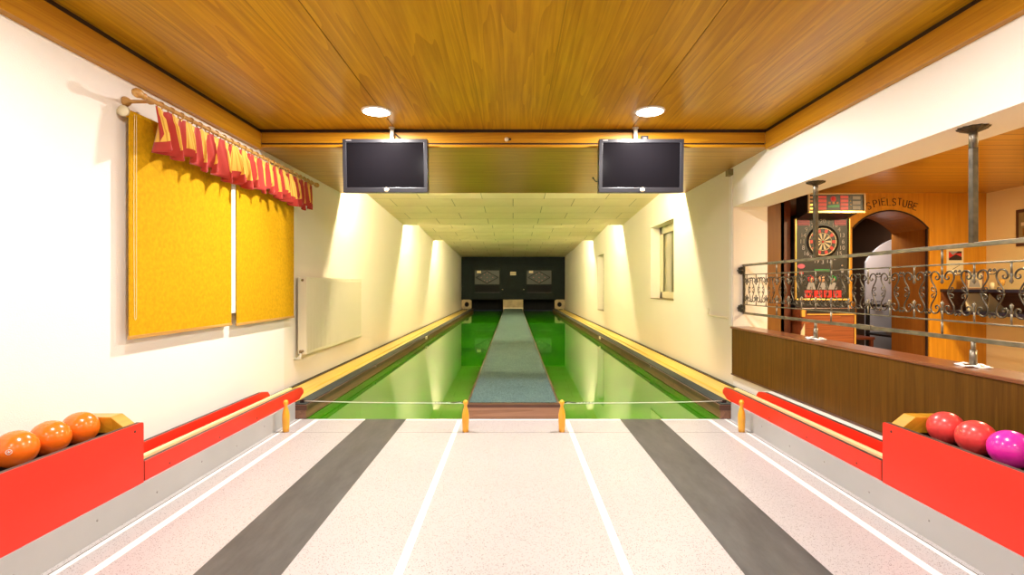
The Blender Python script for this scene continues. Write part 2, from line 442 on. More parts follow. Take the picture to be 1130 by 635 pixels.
# ------------------------------------------------------------------ mesh building
class MB:
    def __init__(s):
        s.v = []; s.f = []; s.m = []; s.mats = []; s.smooth = []

    def mi(s, mat):
        if mat not in s.mats:
            s.mats.append(mat)
        return s.mats.index(mat)

    def face(s, idx, mat, smooth=False):
        s.f.append(tuple(idx)); s.m.append(s.mi(mat)); s.smooth.append(smooth)

    def box(s, a, b, mat, mats=None):
        x0, y0, z0 = [min(p, q) for p, q in zip(a, b)]
        x1, y1, z1 = [max(p, q) for p, q in zip(a, b)]
        n = len(s.v)
        s.v += [(x0, y0, z0), (x1, y0, z0), (x1, y1, z0), (x0, y1, z0), (x0, y0, z1), (x1, y0, z1), (x1, y1, z1), (x0, y1, z1)]
        keys = ('-z', '+z', '-y', '+x', '+y', '-x')
        quads = ((0, 3, 2, 1), (4, 5, 6, 7), (0, 1, 5, 4), (1, 2, 6, 5), (2, 3, 7, 6), (3, 0, 4, 7))
        for k, q in zip(keys, quads):
            s.face([n + i for i in q], (mats or {}).get(k, mat))
        return s

    def obox(s, c, size, rot, mat):
        """box turned by a 3x3 rotation"""
        n = len(s.v)
        hx, hy, hz = size[0] / 2, size[1] / 2, size[2] / 2
        for p in ((-hx, -hy, -hz), (hx, -hy, -hz), (hx, hy, -hz), (-hx, hy, -hz), (-hx, -hy, hz), (hx, -hy, hz), (hx, hy, hz), (-hx, hy, hz)):
            s.v.append(tuple(Vector(c) + rot @ Vector(p)))
        for q in ((0, 3, 2, 1), (4, 5, 6, 7), (0, 1, 5, 4), (1, 2, 6, 5), (2, 3, 7, 6), (3, 0, 4, 7)):
            s.face([n + i for i in q], mat)
        return s

    def prism(s, poly, axis, a, b, mat, edge=None, cap2=None):
        """poly: list of 2-D points in the plane perpendicular to axis ('X': (y,z), 'Y': (x,z), 'Z': (x,y))"""
        def P(p, t):
            return {'X': (t, p[0], p[1]), 'Y': (p[0], t, p[1]), 'Z': (p[0], p[1], t)}[axis]
        n = len(s.v); k = len(poly)
        s.v += [P(p, a) for p in poly] + [P(p, b) for p in poly]
        s.face(list(range(n, n + k)), mat)
        s.face(list(range(n + 2 * k - 1, n + k - 1, -1)), cap2 or mat)
        for i in range(k):
            j = (i + 1) % k
            s.face((n + i, n + k + i, n + k + j, n + j), edge or mat)
        return s

    def tube(s, pts, r, mat, n=8, closed=False, caps=True):
        pts = [Vector(p) for p in pts]
        k = len(pts); base = len(s.v)
        rad = r if isinstance(r, (list, tuple)) else [r] * k
        up = None
        for i in range(k):
            if closed:
                t = pts[(i + 1) % k] - pts[i - 1]
            else:
                t = pts[min(i + 1, k - 1)] - pts[max(i - 1, 0)]
            if t.length < 1e-9:
                t = Vector((0, 0, 1))
            t.normalize()
            if up is None:
                up = Vector((0, 0, 1)) if abs(t.z) < 0.9 else Vector((1, 0, 0))
            u = up - t * up.dot(t)
            if u.length < 1e-4:
                u = Vector((0, 1, 0)) - t * t.y
            u.normalize(); up = u
            w = t.cross(u)
            for j in range(n):
                a = 2 * PI * (j + 0.5) / n
                s.v.append(tuple(pts[i] + (u * math.cos(a) + w * math.sin(a)) * rad[i]))
        segs = k if closed else k - 1
        for i in range(segs):
            i2 = (i + 1) % k
            for j in range(n):
                j2 = (j + 1) % n
                s.face((base + i * n + j, base + i * n + j2, base + i2 * n + j2, base + i2 * n + j), mat, n > 4)
        if caps and not closed:
            s.face([base + j for j in range(n - 1, -1, -1)], mat)
            s.face([base + (k - 1) * n + j for j in range(n)], mat)
        return s

    def lathe(s, c, prof, mat, n=24, axis='Z', mats=None):
        """prof: (radius, height) pairs along axis from centre c"""
        base = len(s.v)
        for (r, h) in prof:
            for j in range(n):
                a = 2 * PI * j / n
                u, w = r * math.cos(a), r * math.sin(a)
                d = {'Z': (u, w, h), 'Y': (w, h, u), 'X': (h, u, w), '-X': (-h, w, u), '-Y': (u, -h, w), '-Z': (w, u, -h)}[axis]
                s.v.append((c[0] + d[0], c[1] + d[1], c[2] + d[2]))
        for i in range(len(prof) - 1):
            mt = mats[i] if mats else mat
            for j in range(n):
                j2 = (j + 1) % n
                s.face((base + i * n + j, base + i * n + j2, base + (i + 1) * n + j2, base + (i + 1) * n + j), mt, True)
        if prof[0][0] > 1e-5:
            s.face([base + j for j in range(n - 1, -1, -1)], mats[0] if mats else mat)
        if prof[-1][0] > 1e-5:
            s.face([base + (len(prof) - 1) * n + j for j in range(n)], mats[-1] if mats else mat)
        return s

    def build(s, name, parent=None, bevel=0.0, loc=None, weld=False, kind=None):
        me = bpy.data.meshes.new(name)
        me.from_pydata([tuple(p) for p in s.v], [], s.f)
        for m in s.mats:
            me.materials.append(m)
        for p, mi, sm in zip(me.polygons, s.m, s.smooth):
            p.material_index = mi; p.use_smooth = sm
        me.update()
        o = bpy.data.objects.new(name, me)
        C.objects.link(o)
        if loc:
            for v in me.vertices:
                v.co -= Vector(loc)
            o.location = loc
        if bevel > 0:
            bm_ = o.modifiers.new('bevel', 'BEVEL'); bm_.width = bevel; bm_.segments = 2; bm_.limit_method = 'ANGLE'
        if parent:
            o.parent = parent
            o.location = Vector(o.location) - world_loc(parent)
        if kind:
            o['kind'] = kind
        return o


def world_loc(p):
    v = Vector((0, 0, 0))
    while p:
        v += p.location; p = p.parent
    return v


def tag(o, label, cat, group=None):
    o['label'] = label; o['category'] = cat
    if group:
        o['group'] = group
    return o


def thing(name, loc, label, cat, group=None):
    o = bpy.data.objects.new(name, None)
    o.empty_display_size = 0.1
    o.location = loc
    C.objects.link(o)
    return tag(o, label, cat, group)


def copy_tree(o, parent=None):
    c = o.copy(); C.objects.link(c); c.parent = parent
    for ch in list(o.children):
        copy_tree(ch, c)
    return c


def struct(mb, name, bevel=0.0):
    return mb.build(name, kind='structure', bevel=bevel)


WX = 2.55          # half width of the hall
YB = -4.0          # wall behind the camera
YT = 4.77          # front edge of the lanes
YP = 25.2          # pit front

# ------------------------------------------------------------------ the setting
# floor: strips of linoleum laid into one surface
m = MB()
cols = [(-2.55, -2.0, TERR), (-2.0, -1.993, GREYL), (-1.993, -1.965, WLINE), (-1.965, -1.845, TERR), (-1.845, -1.80, WLINE),
        (-1.80, -1.375, TERR), (-1.375, -0.995, GREYL), (-0.995, -0.515, TERR), (-0.515, -0.475, WLINE)]
cols += [(-0.475, 0.475, TERR)] + [(-b, -a, c) for (a, b, c) in reversed(cols)]
for (a, b, c) in cols:
    n = len(m.v)
    ys = [YB, 4.335, 4.341, 4.735, YT + 0.005]
    for y in ys:
        m.v += [(a, y, 0), (b, y, 0)]
    for i in range(4):
        mt = c
        if i == 1:
            mt = GREYL
        if i == 3 and c is not GREYL and abs(a) < 1.95 and abs(b) < 1.95:
            mt = WLINE
        m.face((n + 2 * i, n + 2 * i + 1, n + 2 * i + 3, n + 2 * i + 2), mt)
m.box((-WX, YB, -0.10), (WX, YT + 0.005, -0.012), TERR)
struct(m, 'floor')

# left wall with the window opening
m = MB()
WL0, WL1, WZ0, WZ1 = 3.42, 5.70, 1.00, 2.32
m.box((-2.85, YB, 0), (-WX, WL0, 3.2), WALLW)
m.box((-2.85, WL1, 0), (-WX, 26.5, 3.2), WALL)
m.box((-2.85, WL0, 0), (-WX, WL1, WZ0), WALLW)
m.box((-2.85, WL0, WZ1), (-WX, WL1, 3.2), WALLW)
struct(m, 'wall_left')

# right wall: corridor part with two openings, header and low wall of the bar opening
JY = 5.93
m = MB()
A0, A1, AZ0, AZ1 = 8.13, 9.48, 1.01, 2.32
B0, B1, BZ0, BZ1 = 14.40, 15.45, 0.53, 2.16
m.box((WX, JY, 0), (2.946, A0, 3.2), WALL)
m.box((WX, A0, 0), (2.946, A1, AZ0), WALL)
m.box((WX, A0, AZ1), (2.946, A1, 3.2), WALL)
m.box((WX, A1, 0), (2.946, B0, 3.2), WALL)
m.box((WX, B0, 0), (2.946, B1, BZ0), WALL)
m.box((WX, B0, BZ1), (2.946, B1, 3.2), WALL)
m.box((WX, B1, 0), (2.946, 26.5, 3.2), WALL)
m.box((WX, YB, 2.16), (2.946, JY, 3.2), WALLW)
m.box((WX, YB, 0), (2.72, JY, 0.75), WALLW)
struct(m, 'wall_right')
m = MB(); m.box((-2.85, YB - 0.2, 0), (6.3, YB, 3.2), WALLW)
struct(m, 'wall_back')
m = MB(); m.box((-2.85, 26.3, 0), (2.946, 26.5, 3.2), VOID)
struct(m, 'wall_far')

# ceiling of the hall: three sheets of panels meeting at two fine steps
m = MB()
m.box((-2.53, YB, CEIL), (-1.173, 5.10, CEIL + 0.10), CEILW)
m.box((-1.166, YB, CEIL), (1.166, 5.10, CEIL + 0.10), CEILW)
m.box((1.173, YB, CEIL), (2.53, 5.10, CEIL + 0.10), CEILW)
m.box((-1.18, YB, CEIL + 0.006), (1.18, 5.10, CEIL + 0.02), DARKGAP)
struct(m, 'ceiling')
# dark gap and frieze boards
m = MB()
for s in (-1, 1):
    m.box((s * 2.512, YB, 2.765), (s * 2.55, 5.10, 2.80), DARKGAP)
m.box((-2.512, 5.092, 2.765), (2.512, 5.12, 2.80), DARKGAP)
struct(m, 'trim_1')
for s, nm in ((-1, 'trim_2'), (1, 'trim_3')):
    m = MB()
    m.box((s * 2.50, YB, 2.602), (s * 2.552, 5.08, 2.766), FRIEZE)
    m.box((s * 2.496, YB, 2.596), (s * 2.552, 5.08, 2.606), FRIEZE)
    struct(m, nm, 0.002)
m = MB()
m.box((-2.50, 5.08, 2.662), (2.50, 5.12, 2.766), BEAMW)
m.box((-2.50, 5.092, 2.645), (2.50, 5.12, 2.665), DARKGAP)
m.box((-2.50, 5.076, 2.618), (2.50, 5.12, 2.646), BEAMW)
struct(m, 'trim_4', 0.002)
m = MB()
m.box((-WX, 5.10, 2.622), (WX, 7.56, 2.66), SOFFW)
m.box((-WX, 7.56, 2.622), (WX, 7.60, 3.1), BEAMW)
struct(m, 'ceiling.001')
# saw-tooth ceiling over the lanes
m = MB()
bays = [(7.60, 11.94, 2.93, 2.665), (11.94, 16.40, 3.02, 2.70), (16.40, 22.2, 3.02, 2.765), (22.2, 25.4, 2.80, 2.69)]
for (y0, y1, z0, z1) in bays:
    m.prism([(y0, z0), (y1, z1), (y1, 3.15), (y0, 3.15)], 'X', -WX, WX, TILES)
struct(m, 'ceiling.002')
# thin dark joint where boards meet the wall
# bar room shell
m = MB()
m.box((2.72, YB, -0.1), (6.3, JY, 0.0), BARFL)
m.box((2.946, JY, -0.1), (6.3, 11.2, 0.0), BARFL)
struct(m, 'floor.001')
m = MB()
m.box((2.946, YB, 2.44), (6.3, 6.75, 2.55), BARCEIL)
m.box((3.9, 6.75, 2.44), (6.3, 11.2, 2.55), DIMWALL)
struct(m, 'ceiling.003')
m = MB(); m.box((6.10, YB, 0), (6.3, 6.75, 2.6), PEACH)
struct(m, 'wall_bar_right')
# wall with the arched passage
AX0, AX1, ASP, ATP, AY, AYB = 4.37, 5.35, 1.98, 2.215, 6.60, 7.24
m = MB()


def arc_pts(x0, x1, zs, zt, n=18):
    w = (x1 - x0) / 2; h = zt - zs
    R = (w * w + h * h) / (2 * h); cx = (x0 + x1) / 2; cz = zt - R
    a0 = math.asin(w / R)
    return [(cx + R * math.sin(-a0 + 2 * a0 * i / n), cz + R * math.cos(-a0 + 2 * a0 * i / n)) for i in range(n + 1)]


arc = arc_pts(AX0, AX1, ASP, ATP)
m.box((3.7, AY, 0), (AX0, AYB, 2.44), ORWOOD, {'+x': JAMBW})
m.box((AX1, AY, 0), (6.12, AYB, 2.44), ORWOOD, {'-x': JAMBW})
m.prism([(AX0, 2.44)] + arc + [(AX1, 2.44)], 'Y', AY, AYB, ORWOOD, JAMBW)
struct(m, 'wall_bar_far')
m = MB()
rim_o = [(AX1 + 0.045, 0)] + [(x * 1.0 + (x - 4.86) * 0.092, z + 0.03) for (x, z) in reversed(arc)][:3]
for (x, z) in ((AX1, 0),):
    m.box((AX1 - 0.002, AY - 0.02, 0), (AX1 + 0.05, AY, ASP + 0.01), ORWOOD)
    m.box((AX1 - 0.014, AY + 0.0, 0), (AX1, AY + 0.03, ASP), DARKGAP)
m.tube([(x, AY - 0.006, z) for (x, z) in arc], 0.010, DARKGAP, 6)
struct(m, 'trim_5')
# dark panelled wall left of the game machine
m = MB()
m.box((2.946, 6.12, 0), (3.24, 6.20, 2.44), MIDWOOD)
m.box((3.24, 6.22, 0), (3.37, 6.70, 2.44), DKWOOD)
m.box((3.37, 6.56, 0), (3.72, 6.70, 2.44), DKWOOD)
m.box((3.20, 6.12, 0), (3.24, 6.70, 2.44), DKWOOD)
struct(m, 'wall_bar_left')
# room behind the arch
m = MB()
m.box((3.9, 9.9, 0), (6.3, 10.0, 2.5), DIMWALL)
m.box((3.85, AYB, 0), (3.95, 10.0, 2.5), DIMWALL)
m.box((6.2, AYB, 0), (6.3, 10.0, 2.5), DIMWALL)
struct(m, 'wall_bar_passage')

# lane bed under the kerbs and the pit
m = MB(); m.box((-WX, YT + 0.005, -0.10), (WX, 26.4, -0.02), GREYTOP)
struct(m, 'floor.002')

# ------------------------------------------------------------------ windows
m = MB()
fx = -2.66
m.box((fx - 0.06, WL0, WZ0), (fx, WL0 + 0.08, WZ1), WHITE)
m.box((fx - 0.06, WL1 - 0.08, WZ0), (fx, WL1, WZ1), WHITE)
m.box((fx - 0.06, WL0, WZ0), (fx, WL1, WZ0 + 0.08), WHITE)
m.box((fx - 0.06, WL0, WZ1 - 0.08), (fx, WL1, WZ1), WHITE)
m.box((fx - 0.07, 4.40, WZ0), (-2.493, 4.70, WZ1 - 0.03), WHITE)
w1 = struct(m, 'window_1')
m = MB(); m.box((fx - 0.04, WL0 + 0.07, WZ0 + 0.07), (fx - 0.03, WL1 - 0.07, WZ1 - 0.07), GLASSW)
m.build('window_pane', w1)
m = MB(); m.box((-2.70, WL0, WZ0 - 0.0), (-2.535, WL1, WZ0 + 0.02), WHITE)
m.build('window_sill', w1)

m = MB()
fx = 2.72
m.box((fx, A0, AZ0), (fx + 0.06, A0 + 0.08, AZ1), FRAMEY)
m.box((fx, A1 - 0.16, AZ0), (fx + 0.06, A1, AZ1), FRAMEY)
m.box((fx, A0, AZ0), (fx + 0.06, A1, AZ0 + 0.10), FRAMEY)
m.box((fx, A0, AZ1 - 0.09), (fx + 0.06, A1, AZ1), FRAMEY)
m.box((fx - 0.025, A1 - 0.21, AZ0 + 0.03), (fx, A1 - 0.09, AZ1 - 0.05), FRAMEY)
m.box((fx - 0.025, A0 + 0.05, AZ0 + 0.03), (fx, A1 - 0.1, AZ0 + 0.13), FRAMEY)
m.box((fx - 0.025, A0 + 0.05, AZ1 - 0.14), (fx, A1 - 0.1, AZ1 - 0.05), FRAMEY)
w2 = struct(m, 'window_2')
m = MB(); m.box((fx + 0.02, A0 + 0.07, AZ0 + 0.09), (fx + 0.03, A1 - 0.15, AZ1 - 0.08), GLASSW)
m.build('window_pane', w2)
m = MB(); m.box((2.54, A0, AZ0 - 0.0), (2.72, A1, AZ0 + 0.012), SILL)
m.build('window_sill', w2)
m = MB()
for k in range(5):
    for j in range(8):
        z = BZ0 + 0.015 + j * 0.202
        y = B0 + 0.015 + k * 0.207
        m.box((2.72, y, z), (2.80, y + 0.19, z + 0.188), GLASSW)
m.box((2.735, B0, BZ0), (2.79, B1, BZ1), DGREY)
w3 = struct(m, 'window_3', 0.006)
m = MB(); m.box((2.54, B0, BZ0), (2.72, B1, BZ0 + 0.012), SILL)
m.build('window_sill', w3)

# ------------------------------------------------------------------ blinds, curtain rod, valance
m = MB()


def blind(y0, y1, z0, label):
    t = thing('roller_blind', (-2.49, y0, z0), label, 'blind')
    m = MB(); m.box((-2.487, y0 + 0.01, z0 + 0.01), (-2.481, y1 - 0.005, 2.36), BLIND)
    m.build('blind_cloth', t)
    m = MB(); m.tube([(-2.505, y0, 2.365), (-2.505, y1, 2.365)], 0.026, BLIND, 14)
    m.build('roller_tube', t)
    m = MB(); m.box((-2.492, y0 + 0.005, z0 - 0.012), (-2.476, y1, z0 + 0.012), RODW)
    m.build('bottom_bar', t, 0.003)
    m = MB(); m.box((-2.552, y0 - 0.010, 2.350), (-2.49, y0 - 0.004, 2.382), FRAMEY)
    m.lathe((-2.50, y0 - 0.004, 2.366), [(0.0, 0.0), (0.034, 0.0), (0.034, 0.02), (0, 0.02)], FRAMEY, 16, '-Y')
    m.build('roller_bracket', t)
    return t


b1 = blind(3.30, 4.515, 0.905, 'wide mustard yellow roller blind nearest the camera, with a bead chain at its edge')
pts = [(-2.466, 3.335, 2.36)]
for i in range(1, 30):
    pts.append((-2.466, 3.335 - 0.006 * math.sin(i / 30 * PI), 2.36 - i / 30 * 1.30))
for i in range(9):
    a = PI * i / 8
    pts.append((-2.466, 3.3435 - 0.0085 * math.cos(a), 1.05 - 0.03 * math.sin(a)))
for i in range(30):
    pts.append((-2.466, 3.352, 1.06 + i / 29 * 1.30))
m = MB(); m.tube(pts, 0.0020, CHAIN, 6); m.build('bead_chain', b1)
blind(4.585, 5.80, 0.895, 'mustard yellow roller blind farther from the camera, right of the white gap')

t = thing('curtain_rod', (-2.355, 3.3, 2.452), 'turned wooden curtain rod with rings above the yellow blinds', 'curtain rod')
m = MB(); m.tube([(-2.355, 3.27, 2.452), (-2.355, 6.08, 2.452)], 0.014, RODW, 14); m.build('rod', t)
fin = [(0.0, 0.085), (0.016, 0.082), (0.027, 0.065), (0.03, 0.045), (0.024, 0.022), (0.014, 0.010), (0.020, 0.0), (0.020, -0.012), (0.014, -0.02)]
m = MB(); m.lathe((-2.355, 3.26, 2.452), fin, RODW, 18, '-Y'); m.build('finial', t)
m = MB(); m.lathe((-2.355, 6.09, 2.452), fin, RODW, 18, 'Y'); m.build('finial', t)
for y in (3.36, 6.0):
    m = MB()
    m.lathe((-2.552, y, 2.452), [(0.032, 0), (0.034, 0.012), (0.024, 0.03), (0.012, 0.045), (0.011, 0.15), (0.019, 0.165), (0.019, 0.187)], RODW, 16, 'X')
    m.build('rod_bracket', t)
NR = 25
for i in range(NR):
    y = 3.42 + i * (2.55 / (NR - 1))
    m = MB()
    pts = [(-2.355 + 0.023 * math.cos(a), y, 2.447 + 0.023 * math.sin(a)) for a in [2 * PI * k / 14 for k in range(14)]]
    m.tube(pts, 0.0045, RODW, 6, closed=True)
    m.box((-2.3554, y - 0.004, 2.409), (-2.351, y + 0.004, 2.427), GOLD)
    m.build('curtain_ring', t)

# valance: gathered ribbon
NU, NV = 560, 12
y0, L = 3.37, 2.62
verts = []; uvs = []
for i in range(NU + 1):
    u = i / NU
    for j in range(NV + 1):
        v = j / NV                                  # 0 bottom, 1 top
        pl = 17 * u
        amp = 0.012 + 0.060 * (1 - v) ** 0.7
        ph = 2 * PI * pl + 0.5 * math.sin(9 * u * PI) + 0.4 * math.sin(31 * u)
        x = -2.350 + amp * math.sin(ph) * (0.75 + 0.35 * math.sin(17 * u + 1.3))
        x += 0.004 * math.sin(ph * 3 + 4 * v)
        y = y0 + L * u + 0.040 * (1 - v) * math.sin(ph + 1.2)
        zt = 2.430 - 0.012 * abs(math.sin(ph / 2))
        zb = 2.130 + 0.022 * math.sin(ph * 0.5 + 1.0) + 0.014 * math.sin(13 * u) + 0.018 * math.sin(ph + 2.0)
        if v < 0.82:
            x = max(x, -2.455)
        else:
            x = -2.353 + (x + 2.353) * 0.7
        verts.append((x, y, zb + (zt - zb) * v)); uvs.append((u * 17 + 0.10 * math.sin(20 * u) + 0.35, v))
faces = []
for i in range(NU):
    for j in range(NV):
        a = i * (NV + 1) + j
        faces.append((a, a + NV + 1, a + NV + 2, a + 1))
me = bpy.data.meshes.new('curtain_valance')
me.from_pydata(verts, [], faces)
uvl = me.uv_layers.new(name='UVMap')
for p in me.polygons:
    p.use_smooth = True
    for li in p.loop_indices:
        uvl.data[li].uv = uvs[me.loops[li].vertex_index]
me.materials.append(VAL)
o = bpy.data.objects.new('curtain_valance', me); C.objects.link(o)
sm = o.modifiers.new('thickness', 'SOLIDIFY'); sm.thickness = 0.002
tag(o, 'gathered red and yellow striped curtain valance with red hem hanging from the wooden rod', 'curtain')

# ------------------------------------------------------------------ radiator
t = thing('radiator', (-2.45, 6.0, 0.42), 'ivory panel radiator on the left wall beyond the yellow blinds', 'radiator')
RY0, RY1, RZ0, RZ1 = 5.98, 8.14, 0.445, 1.345
m = MB()
n = 54
m.box((-2.430, RY0 + 0.01, RZ0), (-2.412, RY1 - 0.01, RZ1 - 0.01), RADM)
for k in range(n):
    y = RY0 + 0.03 + k * (RY1 - RY0 - 0.06) / (n - 1)
    m.box((-2.412, y - 0.012, RZ0 + 0.03), (-2.408, y + 0.012, RZ1 - 0.04), RADM)
m.build('front_panel', t, 0.002)
m = MB(); m.box((-2.515, RY0 + 0.01, RZ0), (-2.50, RY1 - 0.01, RZ1 - 0.02), RADM)
m.build('rear_panel', t)
for (ya, yb) in ((RY0, RY0 + 0.012), (RY1 - 0.012, RY1)):
    m = MB(); m.box((-2.515, ya, RZ0 - 0.002), (-2.412, yb, RZ1), RADM); m.build('side_cover', t, 0.003)
m = MB()
m.box((-2.515, RY0 + 0.012, RZ1 - 0.01), (-2.412, RY1 - 0.012, RZ1 - 0.004), RADM)
for k in range(60):
    y = RY0 + 0.03 + k * (RY1 - RY0 - 0.06) / 59
    m.box((-2.50, y - 0.006, RZ1 - 0.006), (-2.43, y + 0.006, RZ1), RADM)
m.build('top_grille', t)
for (y, z) in ((RY0 - 0.012, RZ1 - 0.035), (RY0 - 0.012, RZ0 + 0.035), (RY1 + 0.006, RZ1 - 0.04)):
    m = MB(); m.lathe((-2.46, y + 0.012, z), [(0.0, 0.018), (0.013, 0.016), (0.017, 0.0)], BRASS, 6, '-Y'); m.build('plug', t)
m = MB()
m.tube([(-2.47, RY0 - 0.03, RZ0 + 0.03), (-2.47, RY0 - 0.03, RZ0 - 0.05), (-2.54, RY0 - 0.03, RZ0 - 0.05)], 0.011, STEELW, 10)
m.tube([(-2.47, RY0 + 0.0, RZ0 + 0.03), (-2.47, RY0 - 0.03, RZ0 + 0.03)], 0.010, BRASS, 10)
m.lathe((-2.47, RY0 - 0.03, RZ0 + 0.03), [(0.014, -0.015), (0.018, 0), (0.012, 0.02), (0, 0.022)], BRASS, 12)
m.build('valve', t)
m = MB()
m.tube([(-2.495, RY0 - 0.03, RZ0 - 0.03), (-2.495, RY1 + 0.25, RZ0 - 0.03)], 0.013, RADM, 10)
m.tube([(-2.495, RY1 + 0.25, RZ0 - 0.03), (-2.535, RY1 + 0.27, RZ0 - 0.03)], 0.011, RADM, 10)
m.build('heating_pipe', t)

# small pipe and clip on the right wall
m = MB()
m.tube([(2.535, 6.05, 0.865), (2.535, 6.62, 0.865), (2.535, 6.66, 0.875), (2.535, 6.67, 0.95)], 0.012, RADM, 10)
m.lathe((2.552, 6.67, 0.93), [(0.022, 0), (0.022, 0.008), (0.012, 0.012)], RADM, 12, '-X')
tag(m.build('wall_pipe'), 'thin cream pipe running along the right wall beside the bar parapet', 'pipe')
m = MB(); m.box((2.538, 5.95, 0.78), (2.552, 6.02, 2.52), WALLW)
struct(m, 'trim_6', 0.003)
m = MB(); m.box((2.50, 5.93, 2.53), (2.552, 6.03, 2.60), SILL)
m.lathe((2.52, 5.93, 2.565), [(0.02, 0), (0.02, 0.006), (0, 0.006)], SILL, 12, '-Y')
tag(m.build('junction_box', None, 0.004), 'small brown junction box high on the right wall under the wood soffit', 'junction box')

# ------------------------------------------------------------------ ceiling lamps
lamp_labels = ['round recessed ceiling lamp above the left monitor, switched on', 'round recessed ceiling lamp above the right monitor, switched on']
proto = None
for i, (x, y) in enumerate(LAMPS):
    if i < 2:
        lab = lamp_labels[i]
    else:
        lab = 'round recessed ceiling lamp behind the camera'
    if proto is None:
        proto = thing('ceiling_lamp', (x, y, CEIL - 0.012), lab, 'ceiling lamp', 'round lamps in the hall ceiling')
        m = MB(); m.lathe((x, y, CEIL - 0.012), [(0.132, -0.012), (0.134, -0.006), (0.130, 0.0), (0.118, 0.002)], WHITE, 36, '-Z')
        m.build('lamp_ring', proto)
        m = MB(); m.lathe((x, y, CEIL - 0.012), [(0.118, -0.004), (0.116, 0.002), (0.07, 0.006), (0.0, 0.007)], LENS, 32, '-Z')
        m.build('lamp_glass', proto)
    else:
        c = copy_tree(proto); c.location = (x, y, CEIL - 0.012); c['label'] = lab
# bar lamp, then an unseen one added to brighten the bar
for y, lab in ((4.35, 'flush round lamp in the bar ceiling at the right edge of the photo'), (1.8, 'unseen round lamp added to brighten the bar, in its ceiling beside the camera')):
    t = thing('bar_ceiling_lamp', (4.75, y, 2.44), lab, 'ceiling lamp')
    m = MB(); m.lathe((4.75, y, 2.44), [(0.17, 0), (0.18, 0.02), (0.16, 0.045)], GOLD, 28, '-Z'); m.build('lamp_ring', t)
    m = MB(); m.lathe((4.75, y, 2.395), [(0.16, 0.0), (0.13, 0.004), (0, 0.005)], LENS, 28, '-Z'); m.build('lamp_glass', t)
# strip lamps over the lanes
k = 0
place = ['first', 'second', 'third']
for i, (y, z) in enumerate(((7.69, 2.825), (12.06, 2.885), (16.52, 2.885))):
    for sx, side in ((-1, 'left'), (1, 'right')):
        x0, x1 = sorted((sx * 0.5, sx * 2.4))
        t = thing('strip_lamp', ((x0 + x1) / 2, y, z), f'strip lamp behind the {place[i]} ceiling step over the {side} lane', 'strip lamp', 'strip lamps over the lanes')
        m = MB(); m.box((x0, y - 0.035, z - 0.012), (x1, y + 0.035, z + 0.03), WHITE); m.build('lamp_housing', t, 0.004)
        m = MB(); m.tube([(x0 + 0.04, y, z - 0.032), (x1 - 0.04, y, z - 0.032)], 0.018, TUBEM, 12); m.build('lamp_tube', t)

# ------------------------------------------------------------------ monitors
def monitor(cx, pole_x, label, side):
    W, H, D = 0.815, 0.510, 0.075
    zc, yf = 2.398, 4.93
    R = Matrix.Rotation(math.radians(3), 3, 'X')

    def q(p):
        return Vector((cx, yf, zc)) + R @ Vector(p)
    t = thing('monitor', (cx, yf, 2.14), label, 'monitor')
    m = MB()
    m.obox(q((0, D / 2, 0)), (W, D, H), R, BEZEL)
    m.obox(q((0, D + 0.03, -0.02)), (W * 0.6, 0.06, H * 0.55), R, BLACK)
    m.build('monitor_case', t, 0.006)
    b = 0.036
    m = MB()
    m.obox(q((0, -0.006, H / 2 - b / 2)), (W, 0.014, b), R, BEZEL)
    m.obox(q((0, -0.006, -H / 2 + 0.024)), (W, 0.014, 0.048), R, BEZEL)
    for s in (-1, 1):
        m.obox(q((s * (W / 2 - b / 2), -0.006, 0.006)), (b, 0.014, H - b - 0.048 + 0.012), R, BEZEL)
    m.build('bezel', t, 0.004)
    m = MB(); m.obox(q((0, -0.001, 0.006)), (W - 2 * b + 0.002, 0.004, H - b - 0.046), R, SCREEN); m.build('screen', t)
    m = MB()
    cc = q((0.012, -0.0135, -H / 2 + 0.026))
    m.lathe(cc, [(0.022, 0), (0.022, 0.002), (0, 0.002)], STICK, 24, '-Y')
    m.lathe(cc + Vector((0, -0.002, 0)), [(0.008, 0), (0.008, 0.0008), (0, 0.0008)], SILL, 10, '-Y')
    m.build('sticker', t)
    m = MB(); m.obox(q((-W / 2 + 0.06, -0.0135, H / 2 - 0.014)), (0.05, 0.001, 0.006), R, DGREY); m.build('maker_mark', t)
    m = MB()
    m.tube([(pole_x, 5.03, 2.45), (pole_x, 5.03, CEIL - 0.012)], 0.02, STEELW, 14)
    m.box((pole_x - 0.05, 4.99, 2.30), (pole_x + 0.05, 5.07, 2.50), BLACK)
    m.lathe((pole_x, 5.03, CEIL - 0.012), [(0.032, -0.012), (0.03, 0.0), (0.02, 0.002)], STEELW, 20, '-Z')
    m.build('ceiling_mount', t)
    m = MB()
    if side < 0:
        m.tube([(pole_x + 0.03, 5.05, 2.74), (pole_x + 0.05, 5.04, 2.72), (pole_x + 0.09, 5.03, 2.69), (pole_x + 0.13, 5.05, 2.62)], 0.007, CABLE, 8)
    else:
        m.tube([(cx - W / 2 + 0.05, 5.02, 2.26), (cx - W / 2 - 0.02, 5.0, 2.265), (cx - W / 2 - 0.045, 4.99, 2.295)], 0.005, CABLE, 8)
        m.lathe((cx - W / 2 - 0.045, 4.99, 2.295), [(0.0, -0.012), (0.011, 0.0), (0.0, 0.012)], CABLE, 10)
    m.build('cable', t)


